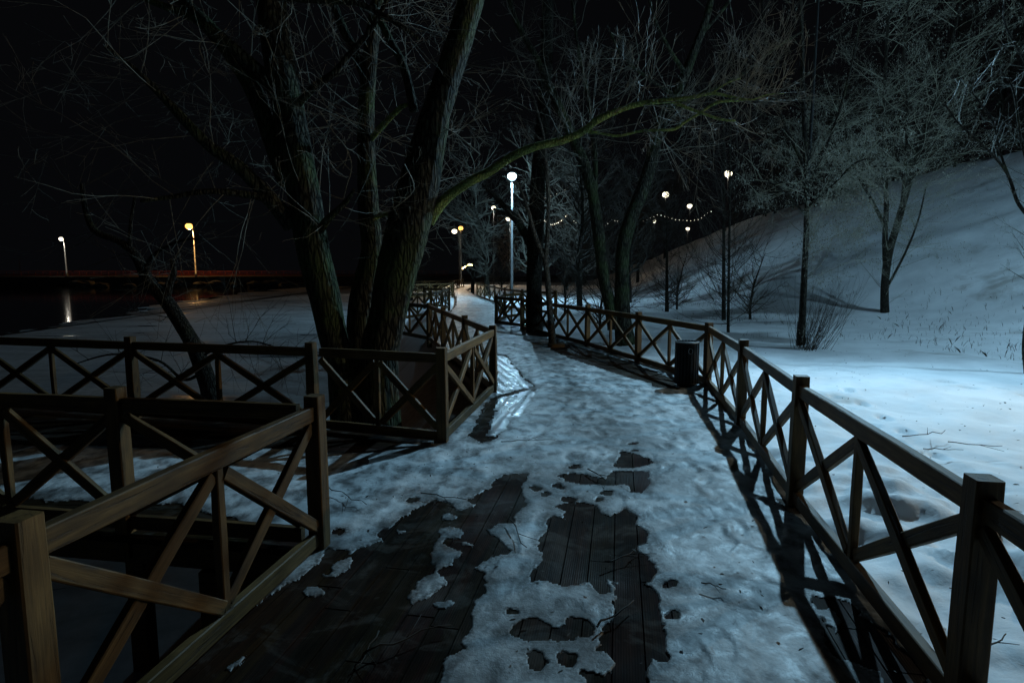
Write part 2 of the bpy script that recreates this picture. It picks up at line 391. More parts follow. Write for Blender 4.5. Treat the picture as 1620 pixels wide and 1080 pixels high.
# ------------------------------------------------------------------ fence posts (measured where their tops stand)
PH = 0.96
def top(px, py): p = G(px, py, PH); return Vector((p.x, p.y, 0))
A = top(1556, 755); B = top(1267, 594); Cc = top(1177, 538); D = top(1122, 509); E = top(1011, 493); Fp = top(930, 482)
A0 = A + (A - B) * .97
L1 = top(26, 818); L2 = top(497, 625); N1 = top(184, 614); G1 = top(205, 532); G2 = top(492, 541); M1 = top(699, 550); M2 = top(780, 514)
N0 = N1 + (N1 - L2) * 1.3; N00 = N0 + (N1 - L2) * 1.3; L0 = L1 + (L1 - L2) * 1.0
G0 = G1 + (G1 - G2) * 1.0; G00 = G0 + (G1 - G2) * 1.0
M3 = top(735, 498); M4 = top(701, 486)
# boardwalk zones: convex polygons, each with its board direction (angle from +y, clockwise positive)
def ext(a, b, k): return a + (b - a) * k
out = .09
def off(p, dx, dy=0): return Vector((p.x + dx, p.y + dy, 0))
zones = []
mit_l, mit_r = off(M2, -.12, .65), off(D, .12, 0)
z1 = [off(ext(B, A, 3.0), out), off(A, out), off(B, out), off(Cc, out), mit_r, Vector((M2.x - .12, D.y - .1, 0)), off(M2, -.10), off(M1, -.08), off(L2, -.09), off(ext(L2, L1, 3.0), -.09)]
LFT = (N1 - L2).normalized()
z2 = [off(L2, -.092, -.06), off(M1, -.082, .08), off(G2, 0, .09), off(G00, 0, .09), off(L2, 0, 0) + LFT * 8 + Vector((0, -.09, 0))]
z2 = [z2[0], z2[1], z2[2], z2[3], z2[4]]
z3 = [mit_r, off(E, .1), off(Fp, .1), Vector((.45, 17.6, 0)), Vector((-2.4, 17.2, 0)), off(M4, -.1), off(M2, -.14, .3), Vector((M2.x - .12, D.y - .1, 0))]
z4 = [Vector(q) for q in ((.45, 17.6, 0), (1.6, 22, 0), (.5, 27, 0), (-.8, 33, 0), (-2.4, 42, 0), (-4.2, 56, 0), (-4.6, 72, 0), (-6.4, 72, 0), (-5.6, 56, 0), (-3.6, 38, 0), (-2.9, 30, 0), (-2.5, 22, 0), (-2.4, 17.2, 0))]
ZN = [(z1, 10.2), (z2, 95), (z3, -13)]
def area2(p): return sum(p[i].x * p[(i + 1) % len(p)].y - p[(i + 1) % len(p)].x * p[i].y for i in range(len(p)))
def clip(poly, n, d, keep_pos):
    o_ = []
    for i in range(len(poly)):
        a, b = poly[i], poly[(i + 1) % len(poly)]
        fa, fb = n.dot(a) - d, n.dot(b) - d
        if not keep_pos: fa, fb = -fa, -fb
        if fa >= 0: o_.append(a)
        if (fa >= 0) != (fb >= 0): o_.append(a.lerp(b, fa / (fa - fb)))
    return o_
PITCHB, GAP, TH = .145, .007, .038
for zi, (poly, ang) in enumerate(ZN):
    t = R(ang); dr = Vector((math.sin(t), math.cos(t), 0)); n = Vector((dr.y, -dr.x, 0))
    ds = [n.dot(p) for p in poly]; k0 = math.floor(min(ds) / PITCHB); k1 = math.ceil(max(ds) / PITCHB)
    tb = TB(); rr = random.Random(zi)
    ls = [dr.dot(p) for p in poly]; l0, l1 = min(ls), max(ls)
    for k in range(k0, k1):
        strip = clip(clip(poly, n, k * PITCHB + GAP / 2, True), n, (k + 1) * PITCHB - GAP / 2, False)
        if len(strip) < 3: continue
        cuts = [l0 - 1]; c0 = l0 - rr.uniform(0, 3.6)
        while c0 < l1: c0 += 3.9; cuts.append(c0)
        for ci in range(len(cuts) - 1):
            pc = clip(clip(strip, dr, cuts[ci] + .003, True), dr, cuts[ci + 1] - .003, False)
            if len(pc) < 3: continue
            if area2(pc) < 0: pc = pc[::-1]
            zt = rr.uniform(-.002, .002); b = len(tb.v); m_ = len(pc)
            tb.v += [(q.x, q.y, zt) for q in pc] + [(q.x, q.y, zt - TH) for q in pc]
            tb.f.append(tuple(b + i for i in range(m_)))
            tb.f += [(b + (i + 1) % m_, b + i, b + m_ + i, b + m_ + (i + 1) % m_) for i in range(m_)]
    o = struct(tb.build('boardwalk', plank_mat(t, 'wet_boards'), None, False))
# far boardwalk slab, joists and rim beams
pz = z4 if area2(z4) > 0 else z4[::-1]; m_ = len(pz)
struct(mesh_obj('boardwalk', [(q.x, q.y, -.002) for q in pz] + [(q.x, q.y, -.12) for q in pz], [tuple(range(m_))] + [((i + 1) % m_, i, m_ + i, m_ + (i + 1) % m_) for i in range(m_)], plank_mat(0, 'far_boards')))
tb = TB()
def rim(a, b, z0=-.20, hgt=.16, wd=.05):
    d = b - a; M_ = Matrix.Rotation(math.atan2(d.y, d.x), 3, 'Z'); c = (a + b) / 2
    tb.box((c.x, c.y, z0 + hgt / 2), d.length, wd, hgt, M_)
for a, b in ((L1, L2), (L0, L1), (L2, N1), (N1, N0), (N0, N00), (G00, G2), (G2, M1), (M1, M2), (M2, M4), (A0, A), (A, B), (B, Cc), (Cc, D), (D, Fp)):
    rim(a, b)
rim(off(L2, 0, .5), off(L2, 0, .5) + LFT * 6); rim(off(L2, 0, 1.3), off(L2, 0, 1.3) + LFT * 6)
struct(tb.build('boardwalk_beams', M['wood'], None, False))
# piles below the side deck
for i, p in enumerate((off(N1, .02, .06), off(N1, .75, .12), off(N0, 0, .06), off(G1, 0, -.06), off(G0, 0, -.06), off(G2, -.05, -.06), off(M1, .02, -.08), off(L2, .12, -.3), off(L2, -.75, .12))):
    t_ = TB(); z0 = min(tz(p.x, p.y), LAKE_Z) - .3; t_.box((0, 0, (-.205 + z0) / 2), .11, .11, -.205 - z0)
    o = t_.build('deck_pile', M['wood'], None, False); o.location = (p.x, p.y, 0)
    tag(o, 'square timber pile standing in the ice under the side deck', 'pile', 'timber piles under the side deck')

# ------------------------------------------------------------------ snow on the boards
def z3p(l): return [(480 + x / 2.7, 680 + y / 2.7) for x, y in l]
def ell(cx, cy, rx, ry, n=14): return [(cx + rx * math.cos(2 * math.pi * k / n), cy + ry * math.sin(2 * math.pi * k / n)) for k in range(n)]
LAY = []      # (bare?, polygon in photo pixels unprojected to the deck)
def bare(l): LAY.append((True, [G(*q) for q in l]))
def snowy(l): LAY.append((False, [G(*q) for q in l]))
bare([(-60, 1300), (120, 1150)] + z3p([(40, 585), (110, 500), (170, 520), (185, 550), (230, 520), (260, 495), (330, 480), (345, 440), (400, 400), (450, 350), (520, 330), (560, 300), (640, 320), (740, 300), (780, 260), (820, 220), (870, 190), (950, 190), (940, 300), (900, 400), (830, 400), (770, 430), (830, 460), (870, 520), (790, 560), (715, 590), (780, 620), (785, 650), (740, 715), (705, 740), (710, 780), (685, 870), (680, 930), (610, 970), (580, 1080), (560, 1300)]))
snowy(z3p([(590, 420), (640, 410), (700, 430), (690, 460), (630, 470), (600, 490), (680, 520), (690, 540), (640, 580), (580, 600), (620, 650), (560, 690), (520, 730), (470, 742), (445, 700), (480, 650), (545, 610), (550, 540), (575, 480)]))
snowy(z3p(ell(708, 487, 18, 12))); snowy(z3p(ell(590, 738, 34, 12))); snowy(z3p(ell(617, 372, 32, 14))); snowy(z3p(ell(675, 315, 50, 26))); snowy(z3p(ell(395, 432, 40, 16)))
snowy(z3p([(120, 580), (205, 545), (195, 590), (140, 640), (60, 632), (60, 608), (110, 615)])); snowy(z3p(ell(45, 695, 40, 17))); snowy([(350, 1058), (372, 1040), (392, 1028), (394, 1036), (378, 1052), (358, 1062)])
bare(z3p([(1060, 330), (1200, 310), (1240, 320), (1250, 360), (1320, 380), (1380, 345), (1445, 370), (1440, 400), (1470, 430), (1465, 480), (1420, 500), (1445, 520), (1500, 570), (1470, 640), (1420, 655), (1350, 650), (1300, 640), (1310, 700), (1280, 710), (1230, 690), (1215, 660), (1140, 680), (1070, 670), (1000, 650), (955, 665), (970, 600), (1000, 560), (1010, 480), (1050, 430), (1040, 400), (1060, 370), (1110, 385), (1120, 350)]))
bare(z3p([(1350, 660), (1480, 665), (1510, 700), (1515, 780), (1560, 880), (1560, 920), (1540, 990), (1480, 980), (1475, 1080), (1480, 1250), (1190, 1250), (1200, 1040), (1270, 1050), (1330, 980), (1320, 950), (1270, 930), (1290, 860), (1330, 790), (1330, 730)]))
bare(z3p([(920, 820), (1000, 810), (1020, 805), (1040, 830), (1080, 850), (1110, 830), (1110, 810), (1200, 810), (1245, 835), (1240, 860), (1220, 880), (1150, 900), (1110, 920), (1000, 910), (980, 920), (930, 910), (885, 890), (890, 850)]))
bare(z3p([(945, 960), (990, 950), (1035, 970), (1040, 1010), (1010, 1045), (950, 1030)])); bare(z3p([(1090, 960), (1160, 960), (1165, 985), (1130, 1005), (1085, 990)]))
bare(z3p([(1325, 160), (1345, 125), (1370, 98), (1440, 110), (1485, 140), (1400, 165)]))
bare(z3p([(1100, 190), (1150, 180), (1200, 190), (1280, 210), (1330, 185), (1470, 175), (1475, 220), (1440, 270), (1370, 265), (1390, 240), (1330, 230), (1250, 230), (1120, 220)]))
for e in ((1160, 158, 28, 8), (1290, 268, 32, 9), (1130, 298, 34, 9), (1270, 298, 24, 12), (850, 522, 28, 8), (900, 782, 26, 10), (1590, 790, 27, 16), (470, 300, 28, 10), (360, 450, 36, 22), (150, 435, 22, 9), (1420, 90, 14, 4), (1400, 60, 30, 5), (1085, 240, 26, 10), (1190, 355, 24, 12), (1560, 660, 40, 14), (990, 248, 20, 6), (1040, 275, 14, 6)): bare(z3p(ell(*e)))
bare([(-900, 870), (-900, 785), (0, 785), (100, 792), (200, 800), (280, 797), (370, 820), (385, 840), (460, 848), (490, 850), (500, 872), (440, 900)])
bare([(-900, 600), (-900, 700), (0, 703), (150, 705), (300, 711), (420, 708), (514, 718), (580, 716), (640, 702), (672, 700), (700, 697), (708, 690), (702, 640), (500, 600)])
bare([(742, 690), (752, 668), (768, 640), (785, 625), (783, 560), (800, 562), (830, 598), (848, 612), (838, 628), (800, 670), (786, 694), (762, 702)])
bare([(880, 538), (940, 556), (1000, 574), (1064, 600), (1050, 611), (1020, 604), (960, 586), (900, 566), (870, 552)])
bare([(1030, 603), (1066, 602), (1070, 616), (1035, 612)])  # the bin's shadow to its left, shaped as a gap in the snow
bare([(1280, 938), (1340, 952), (1375, 975), (1412, 1010), (1450, 1050), (1480, 1100), (1420, 1180), (1400, 1062), (1345, 1046), (1318, 1030), (1292, 965)])
snowy([(1296, 966), (1320, 962), (1342, 985), (1330, 1008), (1306, 990)]); snowy([(1345, 1050), (1372, 1062), (1378, 1090), (1352, 1080)])
bare([(1236, 792), (1256, 796), (1262, 812), (1240, 808)])
def poly_sd(x, y, poly):
    """signed distance, positive inside"""
    d2 = np.full(x.shape, 1e9); ins = np.zeros(x.shape, bool); n_ = len(poly)
    for i in range(n_):
        a, b = poly[i], poly[(i + 1) % n_]; ex, ey = b.x - a.x, b.y - a.y
        wx, wy = x - a.x, y - a.y; t = np.clip((wx * ex + wy * ey) / (ex * ex + ey * ey + 1e-12), 0, 1)
        d2 = np.minimum(d2, (wx - t * ex) ** 2 + (wy - t * ey) ** 2)
        c_ = ((a.y <= y) & (b.y > y)) | ((b.y <= y) & (a.y > y))
        if abs(ey) > 1e-9: ins ^= c_ & (x < a.x + (y - a.y) / ey * ex)
    return np.where(ins, 1, -1) * np.sqrt(d2)
X, Y = persp_grid(.9, 74, 900, -.98, .86, 720, 0.15)
sh = X.shape
wx = X + fbm(X, Y, .22, 5, 3) * .035 + fbm(X, Y, .07, 55, 3) * .028; wy = Y + fbm(X, Y, .22, 6, 3) * .045 + fbm(X, Y, .05, 56, 2) * .02
sd = np.full(sh, 1.0)                                 # distance into snow
for isb, poly in LAY:
    xs = [p.x for p in poly]; ys = [p.y for p in poly]
    m_ = (wx > min(xs) - .5) & (wx < max(xs) + .5) & (wy > min(ys) - .5) & (wy < max(ys) + .5)
    s = np.full(sh, -1.0); s[m_] = poly_sd(wx[m_], wy[m_], poly)
    sd = np.minimum(sd, -s) if isb else np.maximum(sd, s)
sd = sd + fbm(X, Y, .14, 77, 4) * .034 + fbm(X, Y, .03, 78, 2) * .008
spot = sstep(.42, .50, fbm(X, Y * .8, .45, 91, 4)) * sstep(2.6, 4, Y) * (X < 1.2 + .1 * Y) * (X > -1.5)  # small melt holes where people walk

inside = np.full(sh, -9.0)
V3 = lambda x, y: Vector((x, y, 0))
for poly in (z1, [z2[0] + V3(.6, 0), z2[1] + V3(.6, .0)] + z2[2:], [z3[0] + V3(0, -.4)] + z3[1:-1] + [z3[-1] + V3(0, -.4)], z4[:-1] + [z4[-1] + V3(0, -.5), z4[0] + V3(0, -.5)][0:1]):
    inside = np.maximum(inside, poly_sd(X, Y, poly))
edge_ok = inside > .045 + .03 * vnoise(X, Y, .3, 8)
far = sstep(6, 14, Y)
th = .006 * (1 - np.exp(-np.maximum(sd, 0) / .05)) + .013 * (1 - np.exp(-np.maximum(sd, 0) / .2))
lump = fbm(X * 1.0, Y * 1.15, .26, 31, 3) * .014 + fbm(X, Y, .07, 33, 2) * .0035 + fbm(X, Y, 1.4, 35, 2) * .016
lump = lump * (1 - np.exp(-np.maximum(sd, 0) / .12))
rngs = np.random.RandomState(3)                        # footprints
for _ in range(340):
    t_ = rngs.uniform(0, 1); fy = 2.4 + 13 * t_ ** 1.3; fx = np.interp(fy, [0, 8.5, 16], [.75, 1.3, -.4]) + rngs.uniform(-1.3, 1.3)
    an = rngs.uniform(-.5, .5) + (.17 if fy < 8.7 else -.2)
    m_ = (abs(X - fx) < .25) & (abs(Y - fy) < .25)
    u = (X[m_] - fx) * math.cos(an) - (Y[m_] - fy) * math.sin(an); v = (X[m_] - fx) * math.sin(an) + (Y[m_] - fy) * math.cos(an)
    lump[m_] -= .014 * np.exp(-((u / .05) ** 2 + (v / .13) ** 2) ** 2)
zz = np.where(sd > 0, .002 + np.maximum(th + lump, .004), -.012)
zz = np.where(zz < .004, np.where(sd > .03, .006, zz), zz)
ok = (sd > -.012) & edge_ok
fc = grid_faces(*sh); okf = ok.ravel()[fc].all(1); fc = fc[okf]
used = np.zeros(X.size, bool); used[fc.ravel()] = True; idx = np.cumsum(used) - 1
V = np.stack([X, Y, zz], -1).reshape(-1, 3)[used]
o = struct(mesh_obj('snow', V, idx[fc], M['snow_deck'], None, True))
a = o.data.attributes.new('thick', 'FLOAT', 'POINT')
thk = np.clip(sd / .10, 0, 1) * .6 + np.clip((zz - .01) / .035, 0, 1) * .4
thk = np.maximum(thk, far * .6)
cx = np.interp(Y, [0, 3, 5, 8.5, 12, 16, 30, 60], [.55, .75, 1.0, 1.25, .55, -.2, -1.6, -4.4]); wd = np.interp(Y, [0, 8, 16], [1.0, 1.15, 1.0])
drt = np.exp(-((X - cx) / wd) ** 2) * (.45 + .9 * fbm(X, Y * .55, .5, 66, 4)) * 1.1 + .55 * np.maximum(fbm(X, Y * .7, .8, 68, 4) - .08, 0)
drt = np.clip(drt * 1.35, 0, 1)
a2_ = o.data.attributes.new('dirt', 'FLOAT', 'POINT'); a2_.data.foreach_set('value', drt.astype(np.float32).ravel()[used])
a.data.foreach_set('value', thk.astype(np.float32).ravel()[used])

def ice_patch(pts, ang, label):
    q = [G(*p_) for p_ in pts]; xs = [p.x for p in q]; ys = [p.y for p in q]; st = .022
    X_, Y_ = np.meshgrid(np.arange(min(xs) - .1, max(xs) + .1, st), np.arange(min(ys) - .1, max(ys) + .1, st))
    s_ = poly_sd(X_ + fbm(X_, Y_, .2, 3, 3) * .08, Y_ + fbm(X_, Y_, .2, 4, 3) * .08, q)
    c_, n_ = math.cos(R(ang)), math.sin(R(ang)); u = X_ * c_ - Y_ * n_
    z_ = .006 + np.clip(s_, 0, .05) * .08 + .003 * np.sin(u / .145 * 2 * math.pi) + fbm(X_, Y_, .10, 12, 2) * .001
    f_ = grid_faces(*X_.shape); k_ = (s_ > 0).ravel()[f_].all(1); f_ = f_[k_]; us = np.zeros(X_.size, bool); us[f_.ravel()] = True; ix = np.cumsum(us) - 1
    o = struct(mesh_obj('ice', np.stack([X_, Y_, z_], -1).reshape(-1, 3)[us], ix[f_], M['glaze'], None, True))
m_, t_, b_ = newmat('refrozen_meltwater'); ps = geo_pos(t_); nz = noise(t_, ps, 9, 5, .6)
rr_ = ramp(t_, nz.outputs['Fac'], [(.35, (.02, .022, .022)), (.6, (.16, .17, .18))]); t_.links.new(rr_.outputs[0], b_.inputs['Base Color'])
rq_ = ramp(t_, nz.outputs['Fac'], [(.35, (.26,) * 3), (.65, (.6,) * 3)]); t_.links.new(rq_.outputs[0], b_.inputs['Roughness'])
bp_ = bump(t_, nz.outputs['Fac'], .002, .5); t_.links.new(bp_.outputs[0], b_.inputs['Normal']); M['glaze'] = m_
ice_patch([(783, 560), (800, 565), (836, 606), (846, 612), (783, 628)], -13, '')
ice_patch([(786, 632), (842, 616), (850, 622), (812, 672), (786, 692), (770, 690)], 10.2, '')

# ------------------------------------------------------------------ fences
def beam(name, p0, p1, wd, hg, parent, mat, side=None, cham=.005):
    """a squared timber whose own mesh runs along local x; wd across, hg up"""
    d = p1 - p0; L = d.length; x = d.normalized()
    s = side if side is not None else Vector((0, 0, 1)).cross(x)
    s = (s - x * s.dot(x)).normalized(); u = x.cross(s)
    c = min(cham, wd * .2, hg * .2)
    prof = [(-wd / 2 + c, -hg / 2), (wd / 2 - c, -hg / 2), (wd / 2, -hg / 2 + c), (wd / 2, hg / 2 - c), (wd / 2 - c, hg / 2), (-wd / 2 + c, hg / 2), (-wd / 2, hg / 2 - c), (-wd / 2, -hg / 2 + c)]
    v = []; f = []; ns = max(2, int(L / .3))
    for i in range(ns + 1):
        j = rnd.uniform(-.002, .002); e = c if i in (0, ns) else 0; k = 1 - e / max(wd, hg) * 1.2
        for (a_, b_) in prof: v.append((L * i / ns, a_ * k + j, b_ * k + rnd.uniform(-.0006, .0006)))
        if i:
            for q in range(8): f.append(((i - 1) * 8 + q, (i - 1) * 8 + (q + 1) % 8, i * 8 + (q + 1) % 8, i * 8 + q))
    f.append(tuple(range(7, -1, -1))); f.append(tuple(ns * 8 + q for q in range(8)))
    o = mesh_obj(name, v, f, mat)
    o.matrix_local = Matrix(((x.x, s.x, u.x, p0.x), (x.y, s.y, u.y, p0.y), (x.z, s.z, u.z, p0.z), (0, 0, 0, 1)))
    if parent: o.parent = parent
    return o
ZV = Vector((0, 0, 1))
def fence(label, pts, group=None, name='timber_fence', mat=None, ends=(True, True), half=None, drop=0.16, bz=0):
    mat = mat or M['wood']; base = pts[0].copy()
    t = thing(name, label, 'fence', (base.x, base.y, bz), 0, group)
    q = [p - base for p in pts]
    for i, p in enumerate(q):
        if (i == 0 and not ends[0]) or (i == len(q) - 1 and not ends[1]): continue
        nx = q[i + 1] - p if i + 1 < len(q) else p - q[i - 1]
        sd_ = Vector((nx.x, nx.y, 0)).normalized()
        j = Vector((rnd.uniform(-.006, .006), rnd.uniform(-.006, .006), 0))
        beam('post', p + ZV * -drop, p + j + ZV * (PH + rnd.uniform(-.008, .008)), .10, .10, t, mat, sd_, .006)
    for i in range(len(q) - 1):
        a, b = q[i], q[i + 1]; d = (b - a).normalized(); L = (b - a).length; nrm = Vector((-d.y, d.x, 0)); a2 = a + d * .05; b2 = b - d * .05
        beam('top_rail', a2 + ZV * .855, b2 + ZV * .855, .05, .095, t, mat)
        beam('bottom_rail', a2 + ZV * .075, b2 + ZV * .075, .05, .095, t, mat)
        hf = half if half is not None else (1 if L < 1.3 else 2)
        ms = [a2 + (b2 - a2) * k / hf for k in range(hf + 1)]
        for k in range(1, hf): beam('stile', ms[k] + ZV * .123, ms[k] + ZV * .807, .052, .045, t, mat, d)
        for k in range(hf):
            u0 = ms[k] + d * (.03 if k else .0); u1 = ms[k + 1] - d * (.03 if k < hf - 1 else .0)
            beam('brace', u0 + ZV * .15 + nrm * .009, u1 + ZV * .78 + nrm * .009, .040, .072, t, mat)
            beam('brace', u0 + ZV * .78 - nrm * .009, u1 + ZV * .15 - nrm * .009, .040, .072, t, mat)
    return t
def V2(x, y): return Vector((x, y, 0))
Q1 = top(785, 466); Q2 = top(826, 470); F2 = Fp.lerp(Q2, .5)
fence('long brown cross-braced timber fence along the right side, passing behind the black bin', [A0, A, B, Cc, D, E, Fp, F2, Q2])
fence('short brown fence panel in the lower left corner, nearest to the camera on the left', [L0, L1, L2])
fence('dark fence running left from the near left corner post across the side deck', [off(L2, 0, 0) + LFT * .06, N1, N0, N00], ends=(False, True))
fence('dark fence between the side deck and the frozen lake, left of the big forked tree', [G2, G1, G0, G00])
fence('fence closing off the hole of the big forked tree, lit brown at its right end', [G2 + Vector((.055, 0, 0)), M1, M2], ends=(False, True))
fence('brown fence going back from the tree enclosure along the left of the path', [M2 + Vector((-.01, .055, 0)), M3, M4, M4 + (M4 - M3) * .95, V2(-3.3, 16.4)], ends=(False, True))
fence('dark square fence enclosure round the thick black trunk right of the path', [Q1 + V2(1.0, -1.6), Q1, Q1 + V2(.25, 2.3), Q1 + V2(.9, 3.4)])
fence('dark fence enclosure on the left of the path in the middle distance', [V2(-5.4, 20.5), V2(-3.9, 21.3), V2(-3.2, 23.6), V2(-3.05, 26), V2(-3.0, 28.4), V2(-4.4, 30)])
fence('pale lit fence on the right of the bend, behind the dark enclosure', [V2(1.75, 24), V2(.45, 26), V2(-.35, 29), V2(-.95, 33), V2(-1.7, 37.2), V2(-2.45, 42)])
fence('farthest fence on the left where the path meets the bridge', [V2(-9.6, 50), V2(-7.6, 52), V2(-5.7, 56), V2(-5.5, 60), V2(-5.6, 64), V2(-5.5, 68)])
fence('distant fence on the left bank between two far enclosures', [V2(-7.5, 38), V2(-5.6, 40.5), V2(-4.3, 43), V2(-4.6, 47)])

# ------------------------------------------------------------------ litter bin
b0 = G(1085, 611); b0 = Vector((b0.x, b0.y, .012))
t = thing('litter_bin', 'black slatted cylindrical litter bin on the snow against the right fence', 'litter bin', b0)
tb = TB(); tb.lathe([(.14, .03), (.145, .05), (.145, .64), (.14, .65)], 24); tb.build('liner', M['bin'], t)
for k in range(22):
    an = 2 * math.pi * k / 22; tb = TB(); tb.box((.168 * math.cos(an), .168 * math.sin(an), .355), .012, .034, .63, Matrix.Rotation(an, 3, 'Z')); tb.build('slat', M['bin'], t, False)
for z in (.05, .66):
    tb = TB(); tb.tube([Vector((.172 * math.cos(2 * math.pi * k / 32), .172 * math.sin(2 * math.pi * k / 32), z)) for k in range(33)], [.011] * 33, 8, False); tb.build('hoop', M['galv'] if z > .3 else M['bin'], t)
tb = TB(); tb.lathe([(.10, 0), (.12, .0), (.12, .03), (.10, .03)], 16); tb.build('foot', M['bin'], t)
tb = TB(); tb.tube([Vector((.03 * math.cos(2 * math.pi * k / 12), -.182, .54 + .04 * math.sin(2 * math.pi * k / 12))) for k in range(13)], [.004] * 13, 6, False); tb.build('handle', M['galv'], t)

# ------------------------------------------------------------------ lamps
def lamp(label, px, py, Y, power, col, emat, size=.16, ground=None, pole='pole', radius=.05, arm=None, group=None, spot=None, name='street_lamp', posn=None, unlit=False):
    h = P(px, py, Y) if posn is None else Vector(posn)
    gx, gy = h.x - (arm[0] if arm else 0), h.y - (arm[1] if arm else 0)
    gz = tz(gx, gy) if ground is None else ground
    t = thing(name, label, 'street lamp', (gx, gy, gz), 0, group); H = h.z - gz
    tb = TB(); tb.tube([Vector((0, 0, -.1)), Vector((0, 0, .6)), Vector((0, 0, .62)), Vector((0, 0, H + (.18 if arm else -.1)))], [radius * 1.5, radius * 1.5, radius, radius * .6], 12)
    if arm: tb.tube([Vector((0, 0, H + .15)), Vector((arm[0] * .5, arm[1] * .5, H + .2)), Vector((arm[0], arm[1], H + .14))], [radius * .5] * 3, 8)
    tb.build('pole', M[pole], t)
    ax, ay = arm if arm else (0, 0); s = size
    tb = TB(); tb.lathe([(s * .3, s * .62), (s * .62, s * .70), (s * .55, s * .84), (s * .25, s * 1.0), (s * .08, s * 1.03)], 16, (ax, ay, H)); hd = tb.build('lamp_head', M[pole], t)
    if unlit: return t
    tb = TB(); tb.lathe([(s * .05, -s * .85), (s * .5, -s * .75), (s * .87, -s * .4), (s, .0), (s * .87, s * .42), (s * .5, s * .72), (s * .2, s * .8)], 16, (ax, ay, H)); ln = tb.build('lamp_glass', emat, hd)
    if power:
        ld = bpy.data.lights.new('lamp_light', 'SPOT' if spot else 'POINT'); ld.energy = power; ld.color = col; ld.shadow_soft_size = .07
        lo = bpy.data.objects.new('lamp_light', ld); C.objects.link(lo); lo.parent = t; lo.location = (ax, ay, H - s * .85 - .08)
        if spot:
            tgt, ang, bl = spot; ld.spot_size = R(ang); ld.spot_blend = bl
            wp = Vector((gx + ax, gy + ay, gz + H - s)); lo.rotation_euler = (Vector(tgt) - wp).to_track_quat('-Z', 'Y').to_euler()
    return t
# the two lamps that light the foreground stand just outside the frame; the warm one is behind the photographer
lamp('tall lamp on the lawn beyond the right fence, its head above the picture', 0, 0, 0, 5100, COLD, M['e_cold'], posn=(6.55, 13.55, 7.95), arm=(-.62, -1.25), spot=((3.4, -1.2, 0), 130, 1.0), radius=.045, pole='wire')
lamp('lamp on the right beyond the picture edge, lighting the hillside', 0, 0, 0, 7000, COLD, M['e_cold'], posn=(16.5, 8.0, 9.4), ground=1.0, spot=((12.5, 18.5, 3.2), 122, .7))
lamp('warm lamp off the right edge of the picture beside the lawn', 0, 0, 0, 2300, (1, .87, .62), M['e_warm'], posn=(13.2, 6.5, 3.7), spot=((-2, 5.5, 1.8), 84, .5))
lamp('cold white lamp on a tall blue-lit pole at the bend of the path', 810, 279, 38, 14000, COLD, M['e_cold'], size=.29, radius=.085, pole='wire')
lamp('orange lamp at the far end of the path, right one of a close pair', 729, 361, 88, 9000, WARM, M['e_warm'], size=.36, pole='galv', radius=.08, ground=0, spot=((-3, 66, 0), 78, .5))
lamp('white lamp at the far end of the path, left one of a close pair', 719, 366, 92, 3500, NEUT, M['e_neut'], size=.42, pole='galv', radius=.08, arm=(-.7, 0), ground=0, spot=((-6.5, 74, 0), 86, .5))
lamp('orange lamp across the lake above the bridge railing', 299, 358, 120, 3200, WARM, M['e_warm'], size=.7, pole='galv', radius=.16, arm=(-.8, 0), ground=.8)
lamp('small white lamp across the lake at the far left', 97, 378, 120, 300, NEUT, M['e_neut'], size=.45, pole='galv', radius=.16, arm=(-.5, 0), ground=.8)
lamp('unlit thin lamp post at the left edge across the lake', 30, 408, 170, 0, NEUT, None, size=.3, pole='galv', radius=.12, ground=.8, unlit=True)
for lb, px, py, Y, e, s in (('brightest warm white lamp on the hill, highest and farthest right', 1152, 275, 66, 30, .38), ('warm white lamp on the hill above the string lights', 1053, 308, 88, 30, .46),
        ('smaller white lamp on the hill right of the string lights peak', 1091, 326, 104, 20, .40), ('small white lamp just under the string lights', 1035, 350, 112, 25, .34),
        ('lowest small white lamp on the hill to the right', 1088, 362, 98, 25, .28)):
    lamp(lb, px, py, Y, e, NEUT, M['e_neut'], size=s * 1.1, group='lamps on the hill', pole='wire', radius=.035)
lamp('small cold lamp left of the tall blue-lit pole', 781, 329, 72, 120, NEUT, M['e_neut'], size=.28, group='small lamps behind the path bend')
lamp('small white lamp right beside the tall blue-lit pole', 804, 346, 62, 120, NEUT, M['e_neut'], size=.24, group='small lamps behind the path bend', arm=(-.2, 0))

# string lights
def strings(label, pts, Y, nb, mat='e_bulb', r=.055, sag=.0, px=True):
    W = [P(a_, b_, Y) for a_, b_ in pts]; base = W[0]
    t = thing('string_lights', label, 'string lights', base, 0, 'festoon lights in the background')
    pl = []
    for i in range(len(W) - 1):
        for k in range(8):
            u = k / 8; q = W[i].lerp(W[i + 1], u); q.z -= sag * 4 * u * (1 - u); pl.append(q - base)
    pl.append(W[-1] - base)
    tb = TB(); tb.tube(pl, [.008] * len(pl), 4); tb.build('cable', M['wire'], t)
    cum = [0]
    for i in range(1, len(pl)): cum.append(cum[-1] + (pl[i] - pl[i - 1]).length)
    for k in range(nb):
        s = cum[-1] * (k + .5) / nb; i = max(j for j in range(len(cum)) if cum[j] <= s); i = min(i, len(pl) - 2)
        q = pl[i].lerp(pl[i + 1], (s - cum[i]) / max(1e-6, cum[i + 1] - cum[i]))
        tb = TB(); rr = r * rnd.uniform(.6, 1.1); tb.lathe([(rr * .3, -rr * 1.3), (rr * .9, -rr * .6), (rr, 0), (rr * .5, rr * .8), (rr * .3, rr * 1.1)], 8); o = tb.build('bulb', M[mat], t); o.location = q + Vector((0, 0, -rr))
strings('bright drooping string lights just right of the thin pale tree', [(860, 347), (866, 352), (873, 355), (884, 351), (891, 346), (898, 338)], 60, 15, r=.06)
